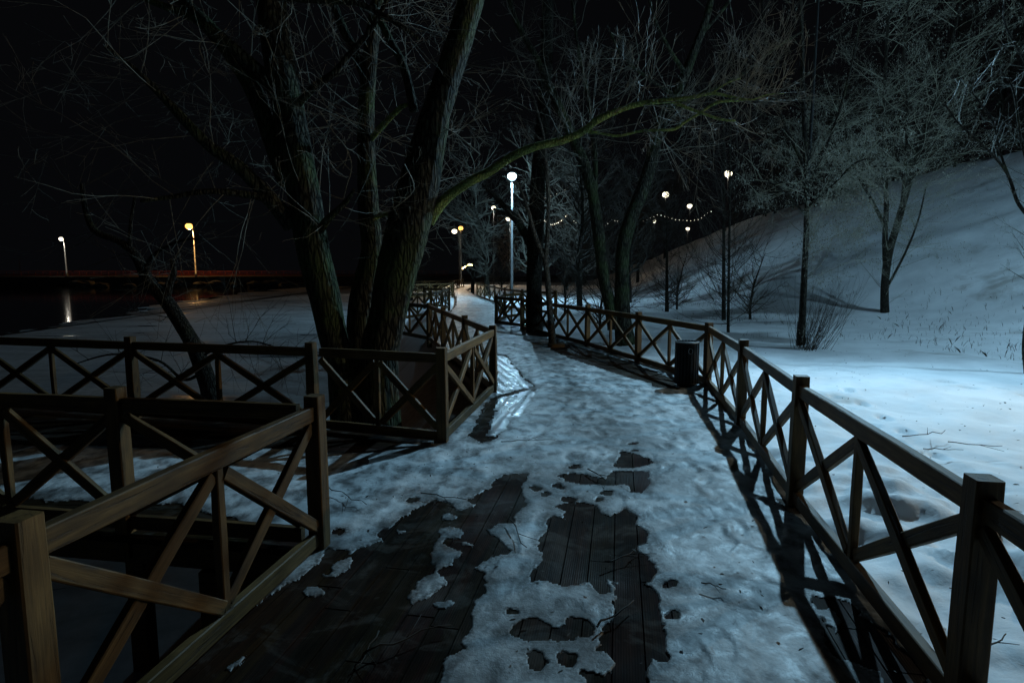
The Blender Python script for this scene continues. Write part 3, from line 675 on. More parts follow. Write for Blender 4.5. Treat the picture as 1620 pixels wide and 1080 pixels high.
strings('faint string lights rising toward the two leaning trunks', [(860, 314), (874, 309), (888, 304), (900, 296), (912, 288)], 60, 12, r=.02)
strings('short string lights piece between the leaning trunks', [(898, 338), (904, 346), (911, 352), (920, 345)], 62, 7, r=.03)
strings('string lights hanging beside the right leaning trunk', [(957, 358), (963, 351), (968, 347), (979, 350)], 62, 6, r=.04)
strings('longest string lights, peaked in the middle, under the hill lamps', [(1003, 353), (1022, 348), (1041, 339), (1056, 343), (1068, 347), (1093, 349), (1108, 346), (1118, 337), (1128, 333)], 70, 22, r=.042)
strings('yellow string lights at the end of the path', [(731, 424), (737, 420), (743, 417), (749, 419), (755, 420)], 84, 11, 'e_bulb_y', .09)

# bridge railing and far bank
tb = TB()
t = thing('bridge_railing', 'long reddish railing on the far bank beyond the frozen lake', 'railing', (-110, 123.5, .75))
x0, x1 = -30, 97
for z in (.25, .62, 1.05): tb = TB(); tb.box(((x0 + x1) / 2, 0, z), x1 - x0, .06, .07 if z < 1 else .10); tb.build('rail', M['rail_redlit'], t, False)
for k in range(85): tb = TB(); tb.box((x0 + 1.5 * k, .05, .5), .06, .04, 1.05); tb.build('baluster', M['rail_redlit'], t, False)
tb = TB(); tb.box(((x0 + x1) / 2, -11.2, -.9), x1 - x0 + 60, .6, 1.85)  # dark wall added in front of the bank to hide its lamplit face
tag(tb.build('quay_cover', M['concrete'], None, False), 'low dark quay wall under the far railing, added to cover the lamplit bank', 'wall').location = (-110, 123.5, .75)
def boulder(px, py, w_, hh, Y, label):
    p = P(px, py, Y); v = []; f = []; n1_, n2_ = 8, 12; rr = random.Random(int(px))
    for i in range(n1_ + 1):
        for k in range(n2_):
            th_, ph = math.pi * i / n1_, 2 * math.pi * k / n2_; r_ = 1 + rr.uniform(-.12, .12)
            v.append((w_ / 2 * math.sin(th_) * math.cos(ph) * r_, w_ * .35 * math.sin(th_) * math.sin(ph) * r_, hh * math.cos(th_) * r_))
    for i in range(n1_):
        for k in range(n2_): f.append((i * n2_ + k, (i + 1) * n2_ + k, (i + 1) * n2_ + (k + 1) % n2_, i * n2_ + (k + 1) % n2_))
    o = mesh_obj('boulder', v, f, M['rock']); o.location = (p.x, p.y, LAKE_Z + hh * .35)
    tag(o, label, 'boulder', 'boulders along the far bank')
for px, w_, hh in ((130, 5, .9), (160, 3, .6), (205, 2.4, .5), (255, 3, .6), (283, 2.2, .8), (318, 3.2, .7), (345, 4, .9), (372, 2.4, .6), (405, 3.4, .8), (432, 4.6, .9), (455, 3.2, .7), (476, 2.6, .6)):
    boulder(px, 447, w_, hh, 108 + rnd.uniform(-3, 3), 'rounded dark boulder at the water line of the far bank')
# lit snow block patches at the foot of the boulders come from the ice edge itself

# ------------------------------------------------------------------ trees
HEADP = Vector((5.93, 12.3, 7.9))       # no twig grows against the lamp on the lawn
def rv(r_): return Vector((r_.gauss(0, 1), r_.gauss(0, 1), r_.gauss(0, 1)))
def grow(tb, p, d, L, r, lvl, rg, up=.05, wig=.18, kids=6, spread=.75, seg=None, ends=None, sides=3, kr=.55, kl=.5):
    if (p - HEADP).length < 3.8: return
    n = max(3, min(9, int(L / (seg or (.22 if lvl else .12))))); pts = [p.copy()]; rad = [r]; d = d.normalized(); st = L / n
    for i in range(n):
        d = (d + rv(rg) * wig + Vector((0, 0, up))).normalized(); p = p + d * st; pts.append(p.copy()); rad.append(max(.0015, r * (1 - .8 * (i + 1) / n)))
    tb.tube(pts, rad, sides if lvl < 2 else max(sides, 5), False)
    if ends is not None and lvl == 0: ends.append((pts[-1], d)); ends.append((pts[len(pts) // 2], d))
    if lvl > 0:
        k_ = max(2, int(kids * rg.uniform(.7, 1.3)))
        for i in range(k_):
            u = rg.uniform(.18, 1.0); j = min(n - 1, int(u * n)); q = pts[j].lerp(pts[j + 1], u * n - j)
            ax = (pts[j + 1] - pts[j]).normalized(); dd = (ax + rv(rg) * spread * .75).normalized()
            grow(tb, q, dd, L * kl * rg.uniform(.55, 1.2) * (1.15 - .5 * u), max(.0018, rad[j] * kr), lvl - 1, rg, up, wig, kids, spread, seg, ends, sides, kr, kl)
def catmull(pts, rad, k=5):
    op, orr = [], []
    n = len(pts)
    for i in range(n - 1):
        p0, p1, p2, p3 = pts[max(0, i - 1)], pts[i], pts[i + 1], pts[min(n - 1, i + 2)]
        for j in range(k):
            t = j / k; t2 = t * t; t3 = t2 * t
            op.append(.5 * ((2 * p1) + (p2 - p0) * t + (2 * p0 - 5 * p1 + 4 * p2 - p3) * t2 + (3 * p1 - p0 - 3 * p2 + p3) * t3)); orr.append(rad[i] + (rad[i + 1] - rad[i]) * t)
    op.append(pts[-1]); orr.append(rad[-1]); return op, orr
def limb(spec, k=6):
    """spec: (px, py, depth, width in px) down the middle of a limb -> smooth 3-D line"""
    return catmull([P(a_, b_, y_) for a_, b_, y_, w_ in spec], [w_ / 2 * y_ / F for a_, b_, y_, w_ in spec], k)
def shift(pts, base): return [q - base for q in pts]
def sprout(tb, line, n, L, rg, lvl=1, r=.006, up=.05, wig=.2, u0=.1, u1=1, kids=5, bias=None, ends=None, kl=.5):
    pts, rad = line
    for i in range(n):
        u = rg.uniform(u0, u1) * (len(pts) - 1.001); j = int(u); q = pts[j].lerp(pts[j + 1], u - j)
        ax = (pts[j + 1] - pts[j]).normalized(); s = rv(rg); s = (s - ax * s.dot(ax)).normalized(); dd = s + ax * rg.uniform(0, .9)
        if bias: dd += bias
        grow(tb, q + s * rad[j] * .7, dd, L * rg.uniform(.5, 1.3), min(r, rad[j] * .6), lvl, rg, up, wig, kids, .8, None, ends, kl=kl)

# ---- the big forked tree on the left
rg = random.Random(11); base = Vector((P(575, 700, 7.4).x, 7.4, tz(-1.9, 7.4) - .1))
t = thing('willow_tree', 'big dark tree with three thick trunks and a mossy limb reaching over the path', 'tree', base)
trunks = [
  [(560, 780, 7.2, 78), (552, 690, 7.2, 60), (541, 590, 7.2, 46), (526, 530, 7.2, 44), (514, 470, 7.2, 47), (497, 400, 7.2, 50), (484, 320, 7.25, 50), (470, 250, 7.3, 50), (452, 150, 7.4, 47), (436, 60, 7.5, 44), (424, -40, 7.6, 42), (408, -180, 7.8, 34)],
  [(590, 780, 7.8, 70), (582, 650, 7.8, 56), (570, 540, 7.8, 44), (573, 470, 7.8, 38), (588, 400, 7.8, 32), (583, 330, 7.9, 32), (580, 250, 7.9, 28), (579, 180, 8, 25), (585, 90, 8, 22), (595, 20, 8.1, 20), (606, -80, 8.2, 16)],
  [(604, 790, 7.3, 96), (598, 680, 7.3, 76), (598, 570, 7.3, 62), (613, 500, 7.3, 56), (628, 430, 7.3, 62), (646, 360, 7.3, 66), (664, 290, 7.35, 62), (680, 222, 7.4, 52), (693, 167, 7.4, 42), (712, 110, 7.5, 40), (734, 40, 7.6, 38), (752, -30, 7.7, 38), (775, -150, 7.9, 32)],
]
lines = [limb(s) for s in trunks]
for ln in lines: tb = TB(); tb.tube(shift(ln[0], base), ln[1], 20, True, .045); tb.build('trunk', M['bark'], t)
limbs = [
  [(462, 355, 7.25, 30), (415, 302, 7.0, 22), (375, 262, 6.9, 20), (333, 233, 6.8, 17), (293, 192, 6.7, 15), (259, 155, 6.7, 12), (215, 112, 6.6, 9), (167, 74, 6.5, 6)],
  [(455, 290, 7.3, 30), (436, 240, 7.35, 26), (412, 170, 7.4, 26), (385, 115, 7.5, 24), (340, 55, 7.6, 22), (278, -5, 7.7, 18), (200, -60, 7.8, 12)],
  [(450, 160, 7.4, 26), (425, 130, 7.4, 24), (395, 100, 7.3, 19), (352, 62, 7.2, 16), (307, 30, 7.1, 13), (245, 5, 7.0, 9), (190, -14, 7.0, 7)],
  [(460, 345, 7.2, 20), (432, 322, 7.0, 14), (407, 311, 6.9, 12), (333, 303, 6.7, 9), (270, 312, 6.6, 7), (222, 318, 6.5, 5)],
  [(470, 165, 7.3, 14), (500, 136, 7.2, 11), (530, 115, 7.1, 10), (550, 90, 7.1, 9), (575, 62, 7, 8), (600, 25, 7, 7), (618, -15, 7, 6)],
  [(576, 118, 8, 16), (560, 80, 8, 14), (540, 40, 8.1, 13), (522, -10, 8.1, 10)],
  [(500, 372, 7.2, 16), (520, 345, 7.0, 11), (545, 322, 6.9, 8), (560, 300, 6.8, 4)],
  [(655, 175, 7.5, 14), (640, 110, 7.6, 13), (615, 60, 7.7, 11), (590, 10, 7.8, 10)],
  [(430, -4, 7.0, 9), (500, 2, 7.0, 8), (565, 6, 7.0, 8), (600, 22, 7.0, 9), (640, 45, 7, 7), (662, 62, 7.1, 4)],
]
ll = [limb(s) for s in limbs]
for ln in ll: tb = TB(); tb.tube(shift(ln[0], base), ln[1], 12, True, .05); tb.build('limb', M['bark'], t)
moss = [
  [(676, 350, 7.4, 22), (692, 328, 7.4, 18), (712, 308, 7.4, 15), (745, 286, 7.3, 14), (770, 274, 7.3, 14), (806, 250, 7.2, 13), (844, 233, 7.1, 12), (890, 222, 7.1, 12), (922, 208, 7.1, 11), (945, 190, 7.0, 11), (985, 172, 7.0, 9), (1020, 163, 7.0, 8), (1059, 159, 7.0, 8), (1090, 155, 7.0, 6), (1126, 148, 7.0, 5), (1160, 154, 7, 4), (1189, 159, 7.0, 3)],
  [(1062, 160, 7.0, 6), (1085, 170, 7, 5), (1107, 178, 7.0, 4), (1141, 189, 7.0, 4), (1163, 191, 7.0, 3)],
  [(1104, 181, 7.0, 4), (1133, 163, 7.0, 5), (1165, 159, 7.0, 4), (1190, 158, 7.0, 3)],
  [(925, 208, 7.1, 6), (950, 211, 7.1, 4), (978, 215, 7.1, 4), (1010, 208, 7.1, 4), (1040, 206, 7.0, 4), (1067, 204, 7.0, 5), (1085, 192, 7.0, 4), (1104, 181, 7.0, 4)],
  [(586, 222, 7.9, 9), (600, 205, 7.8, 9), (622, 182, 7.7, 8), (638, 168, 7.6, 7), (655, 166, 7.6, 4)],
  [(588, 348, 7.8, 8), (603, 340, 7.8, 7), (622, 338, 7.7, 6), (625, 320, 7.7, 4)],
  [(1189, 159, 7.0, 2.4), (1215, 150, 7.0, 2), (1240, 148, 7, 1.5)],
  [(1126, 148, 7.0, 2.6), (1150, 132, 7.1, 2), (1172, 124, 7.1, 1.5)],
]
ml = [limb(s) for s in moss]
for i, ln in enumerate(ml):
    tb = TB(); tb.tube(shift(ln[0], base), ln[1], 10, True, .10); o = tb.build('limb', M['bark_moss'], t)
    if i == 0: o['label'] = 'long green mossy limb reaching right over the path'
tb = TB()
for ln in ll[:5]: sprout(tb, ln, 11, 1.5, rg, 2, .005, .02, .11, kids=4, kl=.55)
for ln in ll[5:]: sprout(tb, ln, 8, 1.3, rg, 2, .005, .0, .11, kids=4, kl=.55)
for ln in lines: sprout(tb, ln, 14, 1.6, rg, 2, .005, -.02, .11, .4, 1, kids=4, kl=.55)
sprout(tb, ml[0], 40, .95, rg, 2, .005, .08, .12, .4, 1, 4, Vector((.1, 0, .6)), kl=.55)
for ln in ml[1:4] + ml[6:]: sprout(tb, ln, 11, .8, rg, 2, .004, .04, .13, .2, 1, 4, Vector((.2, 0, .4)), kl=.55)
sprout(tb, ml[4], 6, .5, rg, 1, .004)
for (pts_) in ([(505, 175), (528, 210), (548, 235), (556, 265), (548, 295), (540, 330)], [(525, 195), (512, 230), (508, 262), (505, 300)], [(700, 200), (725, 215), (760, 245)], [(640, 260), (655, 300), (622, 330)], [(402, 60), (412, 40), (440, 110)], [(325, 60), (315, 75), (330, 115)]):
    ln = catmull([P(a_, b_, 6.9) for a_, b_ in pts_], [.006] * len(pts_), 4); tb.tube(ln[0], ln[1], 4, False); sprout(tb, ln, 7, .35, rg, 1, .004)
tb.v = [(a_ - base.x, b_ - base.y, c_ - base.z) for a_, b_, c_ in tb.v]
tb.build('crown', M['twig'], t)

# ---- generic bare tree from limb specs
def spec_tree(label, specs, sprouts, bark, twig, seed, group=None, name='bare_tree', leaves=None, wig=.13):
    rg = random.Random(seed); ls = [limb(s) for s in specs]; p0 = ls[0][0][0]; base = Vector((p0.x, p0.y, p0.z))
    t = thing(name, label, 'tree', base, 0, group)
    nm = 0
    for ln in ls:
        tb = TB(); tb.tube(shift(ln[0], base), ln[1], 12, True, .04); tb.build('trunk' if nm == 0 else 'limb', M[bark], t); nm += 1
    tb = TB(); ends = []
    for (i, n, L, lvl, r, up, u0, kids, kl) in sprouts: sprout(tb, ls[i], n, L, rg, lvl, r, up, wig, u0, 1, kids, None, ends, kl)
    tb.v = [(a_ - base.x, b_ - base.y, c_ - base.z) for a_, b_, c_ in tb.v]; tb.build('crown', M[twig], t)
    if leaves:
        nl, sz = leaves; v = []; f = []; rg.shuffle(ends)
        for (q, d) in ends[:nl]:
            if (q - Vector((5.93, 12.3, 7.9))).length < 2.2: continue
            for _ in range(rg.choice((1, 1, 2))):
                c_ = q - base + rv(rg) * .05; L = sz * rg.uniform(.6, 1.3); w_ = L * .22; an = rg.uniform(0, 6.28)
                dn = Vector((rg.gauss(0, .35), rg.gauss(0, .35), -1)).normalized(); s = Vector((math.cos(an), math.sin(an), 0))
                b = len(v); m1 = c_ + dn * L * .5 + s.cross(dn) * w_ * .5
                v += [tuple(c_), tuple(m1 + s * w_), tuple(c_ + dn * L), tuple(m1 - s * w_)]; f += [(b, b + 1, b + 2), (b, b + 2, b + 3)]
        mesh_obj('dry_leaves', v, f, M['leaf'], t)
    return t
# base depth helper: where a base pixel meets the terrain
def ybase(px, py):
    Y = 5.0
    while Y < 200:
        p = P(px, py, Y)
        if p.z <= tz(p.x, p.y): return Y
        Y += .1
    return Y
y2 = 15.0
spec_tree('double trunk tree leaning right behind the right fence, left trunk darker', [
  [(990, 545, y2, 34), (985, 500, y2, 26), (984, 440, y2, 22), (986, 390, y2, 22), (998, 345, y2, 22), (1016, 300, y2, 21), (1030, 255, y2, 20), (1042, 210, y2, 18), (1059, 165, y2, 17), (1081, 124, y2, 15), (1100, 75, y2, 13), (1120, 20, y2, 11), (1135, -60, y2, 9)],
  [(972, 520, y2, 22), (964, 480, y2, 18), (955, 440, y2, 18), (948, 380, y2, 18), (938, 310, y2, 17), (925, 262, y2, 17), (905, 215, y2, 15), (880, 160, y2, 13), (850, 95, y2, 10), (815, 30, y2, 8), (800, -30, y2, 6)],
  [(940, 320, y2, 9), (942, 280, y2, 8), (940, 225, y2, 8), (930, 150, y2, 7), (915, 80, y2, 5), (905, 0, y2, 4)],
  [(1050, 190, y2, 9), (1075, 165, y2 - .5, 8), (1120, 145, y2 - 1, 6), (1170, 120, y2 - 1, 5), (1230, 75, y2 - 1, 3), (1270, 50, y2 - 1, 2)],
  [(1085, 118, y2, 8), (1060, 80, y2 - .5, 6), (1035, 30, y2 - .5, 5), (1020, -30, y2, 4)],
  [(1065, 150, y2, 6), (1020, 120, y2 - .5, 5), (985, 90, y2 - 1, 4), (960, 40, y2 - 1, 3)],
  [(1105, 60, y2, 6), (1140, 20, y2, 5), (1170, -20, y2, 4)]],
  [(0, 26, 1.8, 2, .012, .08, .45, 6, .5), (3, 22, 1.5, 2, .010, .08, .2, 6, .5), (4, 16, 1.5, 2, .010, .06, .2, 6, .5), (5, 22, 1.4, 2, .010, .06, .2, 6, .5), (6, 14, 1.5, 2, .01, .05, .1, 6, .5), (2, 18, 1.3, 2, .008, .05, .35, 5, .5), (1, 22, 1.6, 2, .01, .02, .45, 5, .5)], 'bark', 'twig', 21)
yq = 16.6
spec_tree('thick black trunk right of the path with a limb arching left, inside the dark enclosure', [
  [(845, 560, yq, 34), (846, 520, yq, 26), (845, 450, yq, 24), (847, 380, yq, 25), (850, 310, yq, 24), (856, 230, yq, 22), (862, 140, yq, 20), (866, 40, yq, 18), (868, -80, yq, 15)],
  [(845, 400, yq, 15), (833, 374, yq, 14), (815, 345, yq - .3, 11), (795, 324, yq - .6, 9), (778, 305, yq - .8, 7), (764, 293, yq - 1, 4)],
  [(833, 372, yq, 7), (815, 350, yq, 6), (800, 338, yq, 5), (780, 330, yq, 3)]],
  [(0, 22, 1.5, 2, .01, .02, .5, 5, .5), (1, 12, .8, 1, .008, .02, .3, 5, .5)], 'bark_dark', 'twig_dark', 22)
yt = G(874, 545).y
spec_tree('thin pale young tree with a fork, standing at the fence beside the thick black trunk', [
  [(875, 548, yt, 13), (872, 515, yt, 11), (869, 480, yt, 9), (866, 440, yt, 9), (863, 410, yt, 9), (866, 380, yt, 7), (867, 340, yt, 6), (867, 290, yt, 6), (862, 240, yt, 5), (858, 205, yt, 4), (842, 150, yt, 3), (822, 100, yt, 3), (806, 60, yt, 2)],
  [(863, 412, yt, 8), (852, 388, yt, 8), (845, 368, yt, 7), (836, 335, yt, 6), (826, 305, yt, 4), (815, 285, yt, 3)]],
  [(0, 22, .9, 1, .006, .06, .45, 5, .5), (1, 8, .7, 1, .005, .05, .4, 4, .5)], 'bark_pale', 'twig', 23)
# stump block at its foot
tb = TB(); tb.box((0, 0, .04), .34, .22, .08, Matrix.Rotation(.2, 3, 'Z')); o = tb.build('wooden_block', M['wood'], None, False)
o.location = (G(880, 549).x, G(880, 549).y, .0); tag(o, 'small wooden block at the foot of the thin pale tree', 'block')

# ---- trees on the lawn and the slope
def lawn_tree(label, px, py, kind, seed, topy=0, wpx=12, leaves=None, bark='bark_dark', twig='twig_dark', lean=0, Y=None, dens=1.0, fanlow=True, name='young_tree', group=None):
    Y = Y or ybase(px, py); p = P(px, py, Y); k = F / Y
    sp = [[(px, py + 3, Y, wpx), (px + lean * .1, py - (py - topy) * .12, Y, wpx * .85), (px + lean * .35, py - (py - topy) * .35, Y, wpx * .7), (px + lean * .6, py - (py - topy) * .65, Y, wpx * .5), (px + lean, topy, Y, wpx * .25)]]
    n = int(30 * dens); H = (py - topy) / F * Y
    sr = [(0, n, H * .30, 2, .012, .14, .10 if fanlow else .3, 7, .45), (0, int(n * .7), H * .16, 1, .006, .12, .03, 8, .6)]
    return spec_tree(label, sp, sr, bark, twig, seed, group, name, leaves)
lawn_tree('small dark tree with fanning low twigs at the left foot of the slope', 1055, 494, 0, 31, 330, 7, dens=2.2)
lawn_tree('dark trunk with bushy twigs on the slope, just left of the pole-like trunk', 1145, 505, 0, 32, 150, 7, dens=1.8)
lawn_tree('slim dark trunk directly behind the right fence corner', 1152, 527, 0, 33, 40, 5, dens=1.0, lean=6)
rg = random.Random(5)
def leafy(label, specs, sprouts, seed, leaves, bark='bark_dark', twig='twig_olive'): return spec_tree(label, specs, sprouts, bark, twig, seed, None, 'leafy_tree', leaves, .09)
y7 = 14.2
leafy('straight slim tree on the lawn with a tuft of shoots at its foot', [
  [(1268, 545, y7, 12), (1270, 500, y7, 9.5), (1273, 430, y7, 8.5), (1276, 340, y7, 8), (1274, 240, y7, 7), (1270, 140, y7, 7), (1268, 50, y7, 6), (1265, -60, y7, 5)],
  [(1276, 300, y7, 5), (1320, 200, y7 + .5, 4), (1350, 90, y7 + .8, 3), (1365, 0, y7 + 1, 3)],
  [(1275, 270, y7, 5), (1235, 180, y7 - .3, 4), (1215, 90, y7 - .5, 3), (1205, 0, y7, 3)],
  [(1275, 330, y7, 4), (1320, 290, y7 - .8, 3), (1350, 260, y7 - 1, 3), (1375, 250, y7 - 1, 2)],
  [(1275, 340, y7, 4), (1235, 300, y7 - .5, 3), (1205, 285, y7 - .5, 3), (1180, 290, y7 - .5, 2)]],
  [(0, 66, 1.7, 2, .008, .05, .26, 7, .5), (1, 50, 1.5, 2, .008, .0, .1, 6, .5), (2, 40, 1.4, 2, .008, .0, .2, 6, .5), (3, 26, 1.0, 2, .007, -.05, .1, 6, .5), (4, 14, .9, 2, .007, -.05, .1, 5, .5), (0, 26, .8, 1, .005, .2, .0, 5, .5)], 41, (8000, .05))
tb = TB(); rg7 = random.Random(4); b7 = P(1270, 543, y7)
for i in range(85):
    q = Vector((rg7.gauss(.12, .18), rg7.gauss(0, .15), -.05)); grow(tb, q, Vector((q.x * 1.6 + rg7.gauss(.1, .25), rg7.gauss(0, .25), 1)), rg7.uniform(.7, 2.0), .006, 1, rg7, .12, .08, 3, .5)
o = tb.build('shoot_tuft', M['twig_dark']); o.location = (b7.x, b7.y - .05, tz(b7.x, b7.y)); tag(o, 'tuft of upright shoots round the foot of the slim lawn tree', 'shrub')
y8 = ybase(1400, 494)
leafy('forked tree on the slope whose shadow falls to its left on the snow', [
  [(1400, 497, y8, 13), (1400, 450, y8, 11), (1406, 400, y8, 12), (1418, 360, y8, 10), (1438, 290, y8, 8), (1460, 220, y8, 7), (1490, 130, y8, 5), (1510, 50, y8, 4), (1525, -20, y8, 3)],
  [(1402, 430, y8, 9), (1400, 380, y8, 8), (1402, 320, y8, 7), (1398, 230, y8, 6), (1400, 130, y8, 5), (1405, 30, y8, 4), (1410, -50, y8, 3)],
  [(1425, 340, y8, 6), (1432, 270, y8, 5), (1435, 180, y8, 4), (1430, 80, y8, 4), (1440, -20, y8, 3)],
  [(1406, 450, y8, 4), (1432, 400, y8 - .4, 3.4), (1452, 350, y8 - .6, 2.6), (1466, 290, y8 - .8, 1.8)],
  [(1402, 360, y8, 6), (1375, 310, y8 - .5, 5), (1345, 250, y8 - .8, 4), (1335, 170, y8 - 1, 3)]],
  [(0, 40, 2.6, 2, .010, .03, .3, 7, .5), (0, 26, 2.4, 2, .010, .04, .08, 7, .5), (1, 50, 2.4, 2, .010, .0, .25, 7, .5), (2, 40, 2.3, 2, .010, .0, .2, 6, .5), (3, 22, 1.8, 2, .008, .03, .2, 6, .5), (4, 26, 2.0, 2, .008, -.03, .2, 7, .5), (0, 10, 1.5, 1, .008, .1, .05, 6, .5)], 42, (8000, .055))
# right edge trees
spec_tree('dark low branching tree cut by the right edge of the picture', [
  [(1632, 592, 10.6, 20), (1628, 540, 10.6, 17), (1634, 470, 10.6, 14), (1628, 380, 10.6, 11), (1632, 290, 10.6, 9), (1640, 180, 10.6, 7), (1630, 60, 10.6, 5)],
  [(1629, 345, 10.6, 6), (1610, 320, 10.5, 5), (1598, 285, 10.5, 4.5), (1585, 262, 10.5, 4), (1560, 235, 10.4, 3.5), (1530, 208, 10.4, 3), (1512, 190, 10.4, 2.5), (1495, 165, 10.4, 2)],
  [(1598, 285, 10.5, 4), (1582, 240, 10.5, 3), (1570, 190, 10.4, 2.6), (1548, 160, 10.4, 2.2), (1536, 140, 10.4, 2), (1540, 122, 10.4, 1.5)],
  [(1632, 280, 10.6, 5), (1615, 220, 10.5, 4), (1605, 150, 10.4, 3), (1590, 120, 10.4, 2.4), (1565, 100, 10.4, 2), (1560, 70, 10.4, 2), (1572, 55, 10.4, 1.5)],
  [(1638, 150, 10.6, 4), (1622, 100, 10.5, 3), (1600, 60, 10.5, 2.5), (1588, 30, 10.5, 2), (1590, -10, 10.5, 2)]],
  [(1, 16, .6, 1, .006, .08, .2, 4, .5), (2, 14, .5, 1, .005, .08, .2, 4, .5), (3, 16, .5, 1, .005, .08, .2, 4, .5), (4, 14, .5, 1, .005, .06, .2, 4, .5), (0, 14, 1.0, 2, .008, .06, .3, 5, .5)], 'bark_dark', 'twig_pale', 51, wig=.11)
# leaning tree over the ice at the left
spec_tree('dark crooked tree leaning left over the ice behind the lake fence', [
  [(345, 668, 8.2, 34), (330, 610, 8.2, 28), (308, 550, 8.3, 24), (285, 510, 8.3, 22), (262, 475, 8.4, 21), (235, 445, 8.4, 19), (215, 405, 8.5, 15), (185, 380, 8.5, 12), (150, 365, 8.5, 10), (135, 330, 8.6, 8), (130, 290, 8.6, 6)],
  [(262, 475, 8.4, 14), (268, 450, 8.4, 11), (275, 430, 8.4, 9), (272, 410, 8.4, 6)],
  [(232, 440, 8.4, 8), (234, 415, 8.3, 7), (255, 395, 8.2, 6), (290, 380, 8.1, 4), (320, 378, 8, 3)],
  [(325, 560, 8.2, 4), (360, 545, 8.0, 3), (400, 540, 7.9, 2.6), (440, 550, 7.8, 2), (470, 560, 7.8, 1.6)],
  [(205, 395, 8.5, 7), (206, 370, 8.5, 6), (208, 345, 8.5, 5), (214, 310, 8.5, 4)],
  [(318, 590, 8.2, 6), (290, 600, 8.1, 5), (250, 570, 8, 4), (180, 560, 8, 3), (120, 575, 8, 2)]],
  [(0, 20, 1.0, 1, .007, .02, .3, 6, .5), (3, 26, .8, 1, .005, .0, .1, 6, .5), (2, 10, .7, 1, .006, .0, .2, 5, .5), (5, 14, .7, 1, .005, .0, .2, 5, .5), (1, 6, .5, 1, .005, .05, .2, 4, .5)], 'bark_dark', 'twig_dark', 52)
# background trees (dense dark twiggery), built once then copied
def proto_tree(seed, H, r, nl, lvl, L, up, bark, twig, name, label, cat, shrub=False):
    rg = random.Random(seed); t = thing(name, label, cat, (0, 0, 0))
    pts = [Vector((0, 0, -.2))]; rad = [r * 1.3]; p = Vector((0, 0, 0)); d = Vector((0, 0, 1)); n = 9
    for i in range(n):
        d = (d + Vector((rg.gauss(0, .09), rg.gauss(0, .09), .1))).normalized(); pts.append(p.copy()); rad.append(r * (1 - .85 * i / n)); p = p + d * H / n
    ln = catmull(pts, rad, 2); tb = TB(); tb.tube(ln[0], ln[1], 8, True, .04); tb.build('trunk', M[bark], t)
    tb = TB(); sprout(tb, ln, nl, L, rg, lvl, r * .35, up, .17, .12 if shrub else .25, 1, 6, None, None, .52); tb.build('crown', M[twig], t); return t
def copy_tree(src, label, x, y, s=1, rz=0, group=None, z=None):
    o = src.copy(); C.objects.link(o); o.location = (x, y, tz(x, y) if z is None else z); o.scale = (s, s, s); o.rotation_euler = (0, 0, rz); o['label'] = label
    if group: o['group'] = group
    for ch in src.children:
        c = ch.copy(); C.objects.link(c); c.parent = o
    return o
pa = proto_tree(61, 11, .20, 42, 3, 3.2, .06, 'bark_dark', 'twig_pale', 'background_tree', 'x', 'tree')
pb = proto_tree(62, 9, .15, 44, 3, 2.8, .10, 'bark_dark', 'twig_dark', 'background_tree', 'x', 'tree')
pc = proto_tree(63, 3.2, .06, 30, 2, 1.7, .12, 'bark_dark', 'twig_dark', 'bare_shrub', 'x', 'shrub', True)
def put(o, label, x, y, s, rz, group):
    o.location = (x, y, tz(x, y)); o.scale = (s, s, s); o.rotation_euler = (0, 0, rz); o['label'] = label; o['group'] = group
GB = 'bare trees filling the dark background'
put(pa, 'twiggy tree lit by the cold lamp, just left of the tall blue-lit pole', -1.8, 46, 1.0, 0, GB)
copy_tree(pa, 'twiggy tree lit by the cold lamp, farther left over the path bend', -3.3, 50, .85, 2.1, GB)
copy_tree(pa, 'lit twiggy tree immediately right of the tall blue-lit pole', 1.3, 43, 1.05, 4.0, GB)
copy_tree(pa, 'twiggy tree left of the far pair of lamps', -9.5, 57, .8, 1.0, GB)
bgl = 'bare dark background tree lost in the night beyond the lamps'
put(pb, bgl, 4.5, 40, 1.1, 0, GB)
for x, y, s, rz in ((8, 52, 1.1, 1), (13, 62, 1.2, 2), (3.4, 30, 1.0, 3), (6.5, 33, .9, 4), (19, 75, 1.2, 5), (26, 60, 1.1, 1.5), (30, 42, 1.3, 2.5), (34, 55, 1.2, .4), (27, 34, 1.2, 3.3), (33, 33, 1.3, 5.5), (24, 48, 1.1, 4.4), (9.5, 80, 1.3, 2.8), (0, 78, 1.1, .9), (29, 26, 1.2, 2.2), (35, 24, 1.3, 1.1), (38, 32, 1.3, 2.1), (11, 90, 1.4, 5.1), (5.5, 60, 1.2, 3.9), (-14, 75, 1.1, 1.9), (22, 95, 1.4, .2)):
    copy_tree(pb, bgl, x, y, s, rz, GB)
GS = 'bare shrubs by the fences'
put(pc, 'bare shrub behind the right fence between the two trunks', 2.9, 19.5, .8, 0, GS)
for lb, x, y, s, rz in (('twiggy shrub just left of the double trunk tree', 3.9, 21.5, .9, 1), ('low shrub far behind the right fence by the bend', 2.4, 27, .9, 2), ('orange-lit shrub at the end of the path', -2.7, 60, 1.3, 3), ('shrub to the right of the orange-lit shrub', -1.0, 57, 1.4, 4), ('shrub right of the double trunk at the foot of the slope', 7.6, 27.5, .9, 5), ('dense shrub against the foot of the slope behind the pole-like trunk', 9.2, 23, .9, 6)):
    copy_tree(pc, lb, x, y, s, rz, GS)
